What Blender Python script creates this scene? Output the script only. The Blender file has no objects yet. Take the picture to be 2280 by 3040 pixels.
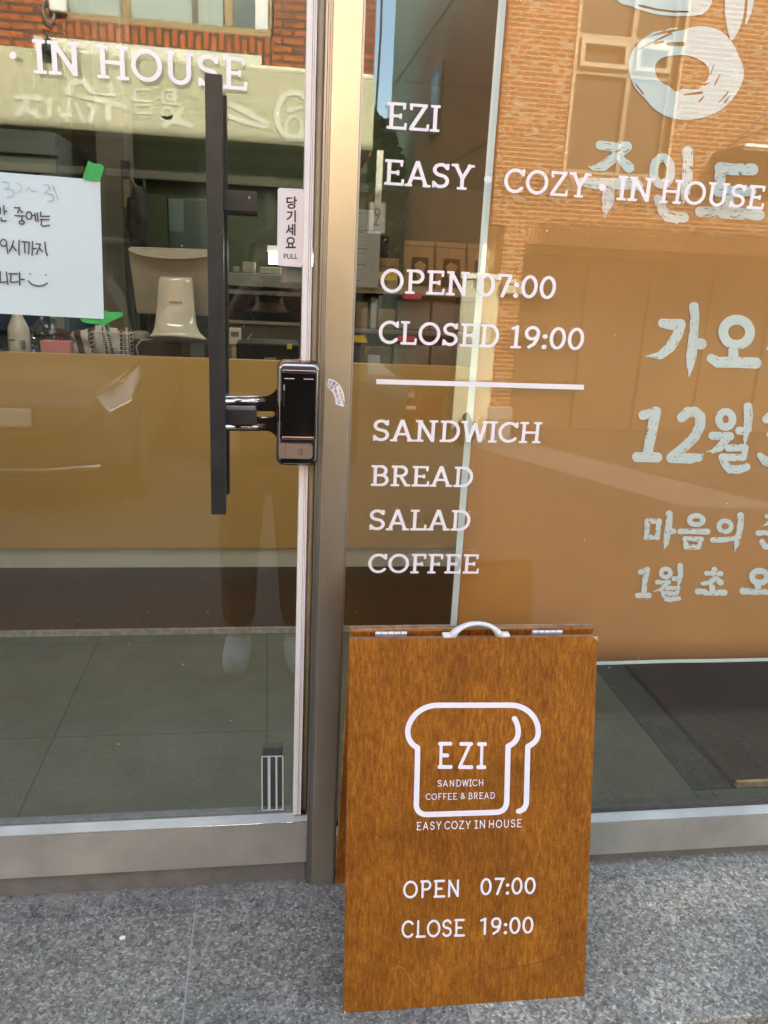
import bpy, bmesh, math, random
import numpy as np
from mathutils import Vector, Matrix
random.seed(7)
sc = bpy.context.scene
COL = sc.collection
R = math.radians

# ------------------------------------------------------------------ camera
CAM = np.array([0.0, -1.5, 1.315])
YAW, PITCH, ROLL, FPX = R(8.59090), R(16.64593), R(2.83070), 2376.66   # solved from the photo's vanishing lines
_f = np.array([math.sin(YAW)*math.cos(PITCH), math.cos(YAW)*math.cos(PITCH), -math.sin(PITCH)])
_r = np.array([math.cos(YAW), -math.sin(YAW), 0.0]); _u = np.cross(_r, _f)
_r, _u = math.cos(ROLL)*_r+math.sin(ROLL)*_u, -math.sin(ROLL)*_r+math.cos(ROLL)*_u
cd = bpy.data.cameras.new('camera'); cam = bpy.data.objects.new('camera', cd); COL.objects.link(cam)
cd.sensor_fit = 'VERTICAL'; cd.sensor_height = 36.0; cd.lens = 36.0*FPX/3040.0
cd.clip_start = 0.02; cd.clip_end = 500
cam.matrix_world = Matrix(((_r[0], _u[0], -_f[0], CAM[0]), (_r[1], _u[1], -_f[1], CAM[1]), (_r[2], _u[2], -_f[2], CAM[2]), (0, 0, 0, 1)))
sc.camera = cam

# ------------------------------------------------------------------ light
SUN_EL, SUN_AZ = R(31), R(17)          # low winter sun behind the shop, shining on the opposite side of the street
w = bpy.data.worlds.new('World'); sc.world = w; w.use_nodes = True
nt = w.node_tree; nt.nodes.clear()
sky = nt.nodes.new('ShaderNodeTexSky'); sky.sky_type = 'NISHITA'; sky.sun_disc = False
sky.sun_elevation = SUN_EL; sky.sun_rotation = SUN_AZ; sky.air_density = 0.8; sky.dust_density = 3.5; sky.ozone_density = 0.3
bg = nt.nodes.new('ShaderNodeBackground'); bg.inputs['Strength'].default_value = 0.15
wo = nt.nodes.new('ShaderNodeOutputWorld')
wbm = nt.nodes.new('ShaderNodeMix'); wbm.data_type = 'RGBA'; wbm.blend_type = 'MULTIPLY'; wbm.inputs[0].default_value = 1; wbm.inputs[7].default_value = (1.0, 0.99, 0.86, 1)
nt.links.new(sky.outputs[0], wbm.inputs[6]); nt.links.new(wbm.outputs[2], bg.inputs[0]); nt.links.new(bg.outputs[0], wo.inputs[0])
sd = bpy.data.lights.new('sun', 'SUN'); sd.energy = 2.1; sd.angle = R(0.5); sd.color = (1.0, 0.97, 0.86)
sun = bpy.data.objects.new('sun', sd); COL.objects.link(sun)
sdir = Vector((math.sin(SUN_AZ)*math.cos(SUN_EL), math.cos(SUN_AZ)*math.cos(SUN_EL), math.sin(SUN_EL)))
sun.rotation_euler = sdir.to_track_quat('Z', 'Y').to_euler(); sun.location = sdir*40
vs = sc.view_settings; sc.display_settings.display_device = 'sRGB'
vs.view_transform = 'Standard'; vs.look = 'None'; vs.exposure = 3.4; vs.gamma = 1.0; vs.use_curve_mapping = False
cy = sc.cycles
cy.max_bounces = 14; cy.transparent_max_bounces = 24; cy.glossy_bounces = 8; cy.diffuse_bounces = 6
cy.use_denoising = True; cy.caustics_reflective = False; cy.caustics_refractive = False; cy.sample_clamp_indirect = 6.0

# ------------------------------------------------------------------ pixel of the photo -> point in the place
def ray(x, y): return (x-1140)/FPX*_r-(y-1520)/FPX*_u+_f
def at(x, y, Y):                       # on the vertical plane y = Y
    d = ray(x, y); t = (Y-CAM[1])/d[1]; return CAM+t*d
def atz(x, y, Z):
    d = ray(x, y); t = (Z-CAM[2])/d[2]; return CAM+t*d
def atp(x, y, p0, n):                  # on any plane
    d = ray(x, y); t = np.dot(np.array(p0)-CAM, n)/np.dot(d, n); return CAM+t*d
def real(x, y, D):                     # a thing seen mirrored in the glass, D metres in front of the shop
    p = at(x, y, D); return np.array([p[0], -D, p[2]])
def street(y): return -0.30-0.065*max(0.0, -y-2.0)

# ------------------------------------------------------------------ object helpers
def setp(o, label=None, cat=None, group=None, kind=None):
    if label: o['label'] = label
    if cat: o['category'] = cat
    if group: o['group'] = group
    if kind: o['kind'] = kind
    return o
def thing(name, label, cat, loc=(0, 0, 0), group=None):
    o = bpy.data.objects.new(name, None); COL.objects.link(o); o.location = loc; o.empty_display_size = .1
    return setp(o, label, cat, group)
def link(name, me, m=None, parent=None, smooth=False):
    o = bpy.data.objects.new(name, me); COL.objects.link(o)
    if m: me.materials.append(m)
    if smooth:
        for p in me.polygons: p.use_smooth = True
    if parent:
        o.parent = parent
        pl = parent.location.copy() if parent.type == 'EMPTY' else Vector((0, 0, 0))
        o.matrix_parent_inverse = Matrix.Translation(-pl)
    return o
class MB:
    def __init__(s): s.bm = bmesh.new()
    def box(s, x0, x1, y0, y1, z0, z1, bev=0, M=None, seg=2):
        r = bmesh.ops.create_cube(s.bm, size=1.0); vs_ = r['verts']
        for v in vs_: v.co = Vector(((x0+x1)/2+v.co.x*(x1-x0), (y0+y1)/2+v.co.y*(y1-y0), (z0+z1)/2+v.co.z*(z1-z0)))
        if bev:
            es = list({e for v in vs_ for e in v.link_edges})
            r2 = bmesh.ops.bevel(s.bm, geom=es, offset=bev, segments=seg, affect='EDGES', profile=.5, clamp_overlap=True)
            vs_ = list({v for f in r2['faces'] for v in f.verts} | {v for v in vs_ if v.is_valid})
        if M is not None:
            for v in vs_: v.co = M @ v.co
        return s
    def tube(s, pts, r, n=10, cap=True):
        pts = [Vector(p) for p in pts]; rs = r if isinstance(r, (list, tuple)) else [r]*len(pts)
        rings = []; prev = None
        for i, p in enumerate(pts):
            d = (pts[min(i+1, len(pts)-1)]-pts[max(i-1, 0)]).normalized()
            if prev is None:
                a = d.orthogonal().normalized()
            else:
                a = (prev-d*prev.dot(d)); a = a.normalized() if a.length > 1e-6 else d.orthogonal().normalized()
            prev = a; b = d.cross(a)
            rings.append([s.bm.verts.new(p+(a*math.cos(t)+b*math.sin(t))*rs[i]) for t in [2*math.pi*k/n for k in range(n)]])
        for i in range(len(rings)-1):
            for k in range(n): s.bm.faces.new((rings[i][k], rings[i][(k+1) % n], rings[i+1][(k+1) % n], rings[i+1][k]))
        if cap:
            s.bm.faces.new(list(reversed(rings[0]))); s.bm.faces.new(rings[-1])
        return s
    def lathe(s, prof, c=(0, 0, 0), n=28):
        rings = []
        for r, z in prof: rings.append([s.bm.verts.new((c[0]+r*math.cos(2*math.pi*k/n), c[1]+r*math.sin(2*math.pi*k/n), c[2]+z)) for k in range(n)])
        for i in range(len(rings)-1):
            for k in range(n): s.bm.faces.new((rings[i][k], rings[i][(k+1) % n], rings[i+1][(k+1) % n], rings[i+1][k]))
        s.bm.faces.new(list(reversed(rings[0]))); s.bm.faces.new(rings[-1])
        return s
    def prism(s, front, off, smooth=False):
        off = Vector(off); a = [s.bm.verts.new(Vector(p)) for p in front]; b = [s.bm.verts.new(Vector(p)+off) for p in front]
        n = len(a); s.bm.faces.new(a); s.bm.faces.new(list(reversed(b)))
        for k in range(n): s.bm.faces.new((a[k], b[k], b[(k+1) % n], a[(k+1) % n]))
        return s
    def grid(s, P):                     # P[i][j] points
        V = [[s.bm.verts.new(Vector(p)) for p in row] for row in P]
        for i in range(len(V)-1):
            for j in range(len(V[0])-1): s.bm.faces.new((V[i][j], V[i][j+1], V[i+1][j+1], V[i+1][j]))
        return s
    def quad(s, *p):
        s.bm.faces.new([s.bm.verts.new(Vector(q)) for q in p]); return s
    def build(s, name, m=None, parent=None, smooth=False, sub=0, angle=None):
        bmesh.ops.recalc_face_normals(s.bm, faces=s.bm.faces[:])
        me = bpy.data.meshes.new(name); s.bm.to_mesh(me); s.bm.free()
        o = link(name, me, m, parent, smooth)
        if angle is not None:
            for p in me.polygons: p.use_smooth = True
            me.set_sharp_from_angle(angle=R(angle))
        if sub:
            md = o.modifiers.new('subdivision', 'SUBSURF'); md.levels = md.render_levels = sub
        return o
def boxpx(x0, y0, x1, y1, Y, depth, mb=None, bev=0):   # box whose front face at y=Y covers a rectangle of the photo
    xm, ym = (x0+x1)/2, (y0+y1)/2
    a = at(x0, ym, Y)[0]; b = at(x1, ym, Y)[0]; t = at(xm, y0, Y)[2]; u = at(xm, y1, Y)[2]
    mb = mb or MB(); mb.box(min(a, b), max(a, b), Y, Y+depth, min(t, u), max(t, u), bev); return mb
def dims(x0, y0, x1, y1, Y):
    xm, ym = (x0+x1)/2, (y0+y1)/2
    return at(x0, ym, Y)[0], at(x1, ym, Y)[0], at(xm, y1, Y)[2], at(xm, y0, Y)[2]

# ------------------------------------------------------------------ materials
class NT:
    def __init__(s, name):
        s.m = bpy.data.materials.new(name); s.m.use_nodes = True; s.t = s.m.node_tree
        s.b = s.t.nodes['Principled BSDF']; s.out = s.t.nodes['Material Output']
    def n(s, k, **kw):
        q = s.t.nodes.new('ShaderNode'+k)
        for a, v in kw.items():
            if a.startswith('i_'):
                key = a[2:].replace('_', ' '); q.inputs[key].default_value = v
            else: setattr(q, a, v)
        return q
    def l(s, a, b): s.t.links.new(a, b)
    def coord(s, scale=(1, 1, 1), rot=(0, 0, 0)):
        c = s.n('TexCoord'); mp = s.n('Mapping'); mp.inputs['Scale'].default_value = scale; mp.inputs['Rotation'].default_value = rot
        s.l(c.outputs['Object'], mp.inputs[0]); return mp.outputs[0]
    def ramp(s, fac, stops):
        r = s.n('ValToRGB'); e = r.color_ramp.elements
        while len(e) < len(stops): e.new(.5)
        for k, (p, c) in enumerate(stops): e[k].position = p; e[k].color = (*c, 1)
        s.l(fac, r.inputs[0]); return r.outputs[0]
    def mix(s, fac, a, b, mode='MIX'):
        q = s.n('Mix', data_type='RGBA', blend_type=mode)
        for i, v in ((0, fac), (6, a), (7, b)):
            if hasattr(v, 'is_linked'): s.l(v, q.inputs[i])
            else: q.inputs[i].default_value = v if i == 0 else (*v, 1)
        return q.outputs[2]
    def noise(s, vec, scale, detail=4, rough=.55):
        q = s.n('TexNoise'); q.inputs['Scale'].default_value = scale; q.inputs['Detail'].default_value = detail; q.inputs['Roughness'].default_value = rough
        s.l(vec, q.inputs['Vector']); return q.outputs['Fac']
    def bump(s, h, strength=.2, dist=.002):
        q = s.n('Bump'); q.inputs['Strength'].default_value = strength; q.inputs['Distance'].default_value = dist
        s.l(h, q.inputs['Height']); s.l(q.outputs[0], s.b.inputs['Normal'])
    def set(s, col=None, rough=None, metal=None, spec=None):
        for k, v in (('Base Color', col), ('Roughness', rough), ('Metallic', metal), ('Specular IOR Level', spec)):
            if v is None: continue
            if hasattr(v, 'is_linked'): s.l(v, s.b.inputs[k])
            else: s.b.inputs[k].default_value = (*v, 1) if k == 'Base Color' else v
        return s
def g(h):                               # sRGB 0-255 triple -> linear
    return tuple((c/255/12.92 if c/255 <= .04045 else ((c/255+.055)/1.055)**2.4) for c in h)
def plain(name, col, rough=.5, metal=0, var=.12, scale=30, spec=.5, bump=0):
    q = NT(name); v = q.coord(); n = q.noise(v, scale, 5)
    lo = tuple(c*(1-var) for c in col); hi = tuple(min(1, c*(1+var)) for c in col)
    q.set(q.ramp(n, [(.3, lo), (.7, hi)]), rough, metal, spec)
    if bump: q.bump(n, bump, .002)
    return q.m
def steel(name, col, rough=.3, stretch=(220, 220, 2), var=.05, scratch=False):
    q = NT(name); n = q.noise(q.coord(stretch), 1, 6, .6); big = q.noise(q.coord((3, 3, 2.2)), 1, 5, .6)
    c = q.ramp(n, [(.3, tuple(a*(1-var) for a in col)), (.7, tuple(min(1, a*(1+var)) for a in col))])
    c = q.mix(.5, c, q.mix(1., c, q.ramp(big, [(.35, (.72, .70, .66)), (.65, (1.05, 1.05, 1.05))]), 'MULTIPLY'))
    if scratch:
        s1 = q.noise(q.coord((210, 1, 34)), 1, 5, .7); s2 = q.noise(q.coord((22, 1, 3.4)), 1, 3)
        mk = q.n('Math', operation='MULTIPLY'); q.l(q.ramp(s1, [(.60, (0, 0, 0)), (.66, (1, 1, 1))]), mk.inputs[0]); q.l(q.ramp(s2, [(.52, (0, 0, 0)), (.62, (1, 1, 1))]), mk.inputs[1])
        sp = q.n('SeparateXYZ'); q.l(q.coord(), sp.inputs[0]); lo = q.n('MapRange'); lo.inputs['From Min'].default_value = 1.25; lo.inputs['From Max'].default_value = 1.05; q.l(sp.outputs[2], lo.inputs[0])
        m2 = q.n('Math', operation='MULTIPLY'); q.l(mk.outputs[0], m2.inputs[0]); q.l(lo.outputs[0], m2.inputs[1])
        c = q.mix(m2.outputs[0], c, (.62, .47, .24))
    q.set(c, None, 1.0)
    mr = q.n('MapRange'); mr.inputs['To Min'].default_value = rough*.9; mr.inputs['To Max'].default_value = rough*1.12
    q.l(n, mr.inputs[0]); q.l(mr.outputs[0], q.b.inputs['Roughness'])
    return q.m
def glass(name, refl, tint=(.955, .98, .955), dirt=.0):
    m = bpy.data.materials.new(name); m.use_nodes = True; t = m.node_tree; t.nodes.clear()
    o = t.nodes.new('ShaderNodeOutputMaterial'); mx = t.nodes.new('ShaderNodeMixShader'); gl = t.nodes.new('ShaderNodeBsdfGlossy'); tr = t.nodes.new('ShaderNodeBsdfTransparent')
    gl.inputs['Roughness'].default_value = .0; tr.inputs[0].default_value = (*tint, 1); gl.inputs[0].default_value = (1, 1, 1, 1)
    fr = t.nodes.new('ShaderNodeLayerWeight'); fr.inputs[0].default_value = .5
    mr = t.nodes.new('ShaderNodeMath'); mr.operation = 'POWER'; mr.inputs[1].default_value = 4.0
    ma = t.nodes.new('ShaderNodeMath'); ma.operation = 'MULTIPLY_ADD'; ma.inputs[1].default_value = 1-refl; ma.inputs[2].default_value = refl
    t.links.new(fr.outputs['Facing'], mr.inputs[0]); t.links.new(mr.outputs[0], ma.inputs[0])
    # slightly wavy float glass
    c = t.nodes.new('ShaderNodeTexCoord'); nz = t.nodes.new('ShaderNodeTexNoise'); nz.inputs['Scale'].default_value = 2.5; nz.inputs['Detail'].default_value = 1
    bp = t.nodes.new('ShaderNodeBump'); bp.inputs['Strength'].default_value = .03; bp.inputs['Distance'].default_value = .004
    t.links.new(c.outputs['Object'], nz.inputs[0]); t.links.new(nz.outputs[0], bp.inputs['Height']); t.links.new(bp.outputs[0], gl.inputs['Normal'])
    t.links.new(ma.outputs[0], mx.inputs[0]); t.links.new(tr.outputs[0], mx.inputs[1]); t.links.new(gl.outputs[0], mx.inputs[2]); t.links.new(mx.outputs[0], o.inputs[0])
    return m
def brick(name, c1, c2, mortar, bw=.2, rh=.067, ms=.010, axis='x', bumpd=.006, grime=.25, soldier=False, dark=None):
    q = NT(name); tc = q.n('TexCoord'); sp = q.n('SeparateXYZ'); cb = q.n('CombineXYZ'); q.l(tc.outputs['Object'], sp.inputs[0])
    h = sp.outputs[0 if axis == 'x' else 1]
    if soldier: q.l(sp.outputs[2], cb.inputs[0]); q.l(h, cb.inputs[1])
    else: q.l(h, cb.inputs[0]); q.l(sp.outputs[2], cb.inputs[1])
    b = q.n('TexBrick'); q.l(cb.outputs[0], b.inputs['Vector'])
    b.inputs['Color1'].default_value = (*c1, 1); b.inputs['Color2'].default_value = (*c2, 1); b.inputs['Mortar'].default_value = (*mortar, 1)
    b.inputs['Scale'].default_value = 1; b.inputs['Mortar Size'].default_value = ms; b.inputs['Mortar Smooth'].default_value = .15
    b.inputs['Bias'].default_value = 0; b.inputs['Brick Width'].default_value = bw; b.inputs['Row Height'].default_value = rh
    col = b.outputs['Color']
    if dark:
        wn = q.n('TexWhiteNoise', noise_dimensions='2D'); sn = q.n('VectorMath', operation='SNAP'); sn.inputs[1].default_value = (bw/2, rh, 1); q.l(cb.outputs[0], sn.inputs[0]); q.l(sn.outputs[0], wn.inputs['Vector'])
        fac = q.ramp(wn.outputs['Value'], [(.86, (0, 0, 0)), (.88, (1, 1, 1))])
        iv = q.n('Math', operation='SUBTRACT'); iv.inputs[0].default_value = 1; q.l(b.outputs['Fac'], iv.inputs[1])
        mm = q.n('Math', operation='MULTIPLY'); q.l(fac, mm.inputs[0]); q.l(iv.outputs[0], mm.inputs[1])
        col = q.mix(mm.outputs[0], col, dark)
    n = q.noise(q.coord(), 3, 6, .65)
    col = q.mix(grime, col, q.mix(1.0, col, q.ramp(n, [(.3, (.45, .42, .4)), (.7, (1, 1, 1))]), 'MULTIPLY'))
    q.set(col, .88, 0, .25)
    n2 = q.noise(q.coord(), 90, 4); ad = q.n('Math', operation='MULTIPLY_ADD'); ad.inputs[1].default_value = -1; q.l(b.outputs['Fac'], ad.inputs[0]); q.l(n2, ad.inputs[2])
    q.bump(ad.outputs[0], .8, bumpd)
    return q.m

def mk_granite():
    q = NT('granite'); v = q.coord()
    def vor(scale, vec, rnd=1):
        a = q.n('TexVoronoi', feature='F1'); a.inputs['Scale'].default_value = scale; a.inputs['Randomness'].default_value = rnd; q.l(vec, a.inputs['Vector']); return a
    ns = q.n('TexNoise'); ns.inputs['Scale'].default_value = 130; ns.inputs['Detail'].default_value = 3; q.l(v, ns.inputs['Vector'])
    wp = q.n('VectorMath', operation='MULTIPLY_ADD'); wp.inputs[1].default_value = (.010, .010, .010); q.l(ns.outputs['Color'], wp.inputs[0]); q.l(v, wp.inputs[2])
    A = vor(220, wp.outputs[0]); sx = q.n('SeparateXYZ'); q.l(A.outputs['Color'], sx.inputs[0])
    c1 = q.ramp(sx.outputs[0], [(0, (.038, .037, .032)), (.26, (.105, .102, .089)), (.60, (.19, .184, .161)), (.86, (.31, .30, .265)), (1, (.55, .53, .475))])
    Bv = vor(105, wp.outputs[0]); sy = q.n('SeparateXYZ'); q.l(Bv.outputs['Color'], sy.inputs[0])
    c2 = q.ramp(sy.outputs[1], [(0, (.08, .078, .068)), (.5, (.16, .155, .136)), (1, (.29, .28, .247))])
    c = q.mix(.48, c1, c2)
    big = q.noise(v, 3.2, 6, .65); c = q.mix(.6, c, q.mix(1., c, q.ramp(big, [(.3, (.55, .54, .52)), (.7, (1.5, 1.46, 1.38))]), 'MULTIPLY'))
    # mortar joints between the slabs
    sp = q.n('SeparateXYZ'); q.l(v, sp.inputs[0])
    fac = None
    for off in (-.148, .376, 1.02):
        a = q.n('Math', operation='SUBTRACT'); q.l(sp.outputs[0], a.inputs[0]); a.inputs[1].default_value = off
        b = q.n('Math', operation='ABSOLUTE'); q.l(a.outputs[0], b.inputs[0])
        d = q.n('Math', operation='LESS_THAN'); q.l(b.outputs[0], d.inputs[0]); d.inputs[1].default_value = .0013
        if fac is None: fac = d.outputs[0]
        else:
            e = q.n('Math', operation='MAXIMUM'); q.l(fac, e.inputs[0]); q.l(d.outputs[0], e.inputs[1]); fac = e.outputs[0]
    c = q.mix(fac, c, (.30, .285, .265))
    # the slab right of the board is paler than the left one
    pl = q.n('MapRange'); pl.inputs['From Min'].default_value = .374; pl.inputs['From Max'].default_value = .378; q.l(sp.outputs[0], pl.inputs[0])
    pale = q.mix(1., c, (1.5, 1.48, 1.42), 'MULTIPLY'); c = q.mix(pl.outputs[0], c, pale)
    # dusty, mortar-stained strip along the foot of the shop front
    st = q.noise(v, 26, 5, .7); yr = q.n('MapRange'); yr.inputs['From Min'].default_value = -.075; yr.inputs['From Max'].default_value = -.005; q.l(sp.outputs[1], yr.inputs[0])
    mm = q.n('Math', operation='MULTIPLY'); q.l(yr.outputs[0], mm.inputs[0]); q.l(q.ramp(st, [(.42, (0, 0, 0)), (.62, (1, 1, 1))]), mm.inputs[1])
    c = q.mix(mm.outputs[0], c, (.27, .235, .19))
    q.set(c, .62, 0, .4); q.bump(sx.outputs[0], .25, .0012)
    return q.m
def mk_board():
    q = NT('stained_plywood'); tc = q.n('TexCoord')
    def mp(scale):
        a = q.n('Mapping'); a.inputs['Scale'].default_value = scale; q.l(tc.outputs['Object'], a.inputs[0]); return a.outputs[0]
    fine = q.noise(mp((520, 60, 34)), 1, 4, .7); mid = q.noise(mp((150, 40, 34)), 1, 5, .7); big = q.noise(mp((9, 3, 5)), 1, 6, .65); speck = q.noise(mp((620, 300, 190)), 1, 3, .6)
    c = q.ramp(mid, [(.32, (.20, .066, .005)), (.5, (.315, .114, .009)), (.68, (.44, .178, .018))])
    c = q.mix(.55, c, q.mix(1., c, q.ramp(fine, [(.34, (.40, .34, .28)), (.58, (1.15, 1.15, 1.15))]), 'MULTIPLY'))
    c = q.mix(.85, c, q.mix(1., c, q.ramp(big, [(.28, (.58, .52, .46)), (.72, (1.32, 1.36, 1.4))]), 'MULTIPLY'))
    c = q.mix(.55, c, q.mix(1., c, q.ramp(speck, [(.38, (.30, .25, .2)), (.47, (1, 1, 1))]), 'MULTIPLY'))
    q.set(c, .5, 0, .28); q.bump(fine, .08, .0006)
    return q.m
def mk_ply():
    q = NT('plywood_edge'); v = q.coord((3, 330, 330)); n = q.noise(v, 1, 2); w2 = q.noise(q.coord((60, 60, 60)), 1, 4)
    c = q.ramp(n, [(.35, (.10, .04, .015)), (.5, (.28, .15, .07)), (.65, (.45, .30, .17))]); c = q.mix(.4, c, q.ramp(w2, [(.3, (.12, .05, .02)), (.7, (.5, .33, .2))]))
    q.set(c, .7); return q.m
def mk_wood_floor():
    q = NT('dark_wood_floor'); tc = q.n('TexCoord'); sp = q.n('SeparateXYZ'); cb = q.n('CombineXYZ'); q.l(tc.outputs['Object'], sp.inputs[0])
    q.l(sp.outputs[1], cb.inputs[0]); q.l(sp.outputs[0], cb.inputs[1])
    b = q.n('TexBrick'); q.l(cb.outputs[0], b.inputs['Vector']); b.inputs['Scale'].default_value = 1; b.inputs['Brick Width'].default_value = .9; b.inputs['Row Height'].default_value = .14; b.inputs['Mortar Size'].default_value = .0016
    b.inputs['Color1'].default_value = (.036, .019, .011, 1); b.inputs['Color2'].default_value = (.052, .028, .016, 1); b.inputs['Mortar'].default_value = (.015, .01, .008, 1)
    n = q.noise(q.coord((70, 4, 1)), 1, 6, .65)
    c = q.mix(.6, b.outputs['Color'], q.mix(1., b.outputs['Color'], q.ramp(n, [(.3, (.4, .4, .4)), (.7, (1.5, 1.45, 1.4))]), 'MULTIPLY'))
    q.set(c, .42, 0, .5); q.bump(n, .1, .001); return q.m
def mk_tile():
    q = NT('dark_floor_tile'); v = q.coord(); sp = q.n('SeparateXYZ'); q.l(v, sp.inputs[0])
    cb = q.n('CombineXYZ'); q.l(sp.outputs[0], cb.inputs[0]); q.l(sp.outputs[1], cb.inputs[1])
    b = q.n('TexBrick', offset=0.0); q.l(cb.outputs[0], b.inputs['Vector']); b.inputs['Scale'].default_value = 1; b.inputs['Brick Width'].default_value = .6; b.inputs['Row Height'].default_value = .6; b.inputs['Mortar Size'].default_value = .002
    b.inputs['Color1'].default_value = b.inputs['Color2'].default_value = (.105, .112, .088, 1); b.inputs['Mortar'].default_value = (.045, .045, .04, 1)
    n = q.noise(v, 5, 7, .7); n2 = q.noise(v, 60, 4)
    c = q.mix(.55, b.outputs['Color'], q.mix(1., b.outputs['Color'], q.ramp(n, [(.32, (.6, .6, .58)), (.7, (1.4, 1.4, 1.38))]), 'MULTIPLY'))
    q.set(c, .55, 0, .4); q.bump(n2, .1, .001); return q.m
def mk_asphalt():
    q = NT('asphalt'); v = q.coord(); n = q.noise(v, 1.2, 6, .6); n2 = q.noise(v, 140, 3)
    c = q.ramp(n, [(.3, (.075, .074, .070)), (.7, (.125, .122, .115))]); c = q.mix(.35, c, q.ramp(n2, [(.3, (.06, .06, .06)), (.7, (.3, .29, .28))]))
    q.set(c, .9, 0, .3); q.bump(n2, .5, .004); return q.m
M = {}
M['granite'] = mk_granite(); M['board'] = mk_board(); M['ply'] = mk_ply(); M['woodfloor'] = mk_wood_floor(); M['tile'] = mk_tile(); M['asphalt'] = mk_asphalt()
M['vinyl'] = plain('white_vinyl', (.86, .86, .88), .45, 0, .02, 12)
M['print'] = plain('pale_print_ink', (.84, .95, .98), .6, 0, .04, 14)
M['banner'] = plain('brown_banner_print', (.58, .285, .085), .55, 0, .07, 5, .4)
M['post'] = steel('brushed_steel_post', (.72, .64, .51), .33, (500, 500, 1.5), .03, True)
M['rail'] = plain('satin_steel_rail', (.39, .395, .345), .5, .35, .18, 7)
M['bead'] = steel('steel_bead', (.48, .46, .42), .38, (2, 2, 2), .05)
M['profile'] = plain('white_plastic_profile', (.84, .85, .83), .35, 0, .03, 9)
M['profile_groove'] = plain('profile_groove', (.36, .34, .34), .5, 0, .05, 9)
M['gasket'] = plain('cream_gasket', (.56, .50, .36), .5, 0, .08, 18)
M['brush'] = plain('brush_seal', (.05, .045, .04), .9, 0, .5, 400, .2, .6)
M['glass'] = glass('clear_glass', .064); M['glass2'] = glass('inner_glass', .060)
M['black_alu'] = plain('worn_black_handle', (.025, .027, .0275), .42, .2, .3, 22, .5)
M['lock_dark'] = plain('bronze_chrome_lock', (.20, .16, .145), .17, 1.0, .08, 20)
M['chrome'] = plain('bright_chrome', (.62, .58, .54), .14, 1.0, .03, 20)
M['gloss_black'] = plain('gloss_black_screen', (.008, .007, .006), .08, 0, .02, 20)
M['pinkmetal'] = steel('brushed_card_pad', (.62, .50, .45), .36, (2, 2, 300), .12)
M['sticker'] = plain('white_sticker', (.80, .80, .82), .4, 0, .02, 12)
M['ink'] = plain('dark_ink', (.035, .033, .036), .6, 0, .1, 30)
M['marker'] = plain('grey_marker', (.085, .088, .105), .7, 0, .25, 60)
M['faint'] = plain('faded_marker', (.36, .41, .45), .8, 0, .2, 60)
M['paper'] = plain('notice_paper', (.56, .71, .72), .75, 0, .025, 6)
M['tape'] = plain('green_masking_tape', (.055, .40, .10), .7, 0, .15, 60, .3, .2)
M['concrete'] = plain('threshold_concrete', (.17, .175, .165), .8, 0, .2, 14, .3, .2)
M['white'] = plain('white_paint', (.72, .72, .70), .6, 0, .05, 8)
M['counter'] = plain('brown_counter_panel', (.50, .325, .110), .38, 0, .04, 3)
M['plinth'] = plain('pale_plinth', (.70, .75, .66), .5, 0, .05, 6)
M['dark'] = plain('dark_plastic', (.018, .017, .016), .45, 0, .2, 20)
M['pos'] = plain('pos_plastic', (.42, .40, .34), .45, 0, .04, 10)
M['pos2'] = plain('pos_gloss_plastic', (.55, .53, .45), .12, 0, .03, 10)
M['wallgreen'] = plain('olive_wall', (.19, .215, .125), .8, 0, .1, 4)
M['kraft'] = plain('kraft_paper', (.30, .19, .09), .8, 0, .12, 25)
M['clear'] = glass('clear_plastic', .13, (.82, .84, .83))
M['brownfloor_edge'] = plain('raw_wood_edge', (.50, .33, .14), .7, 0, .3, 40)

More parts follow.
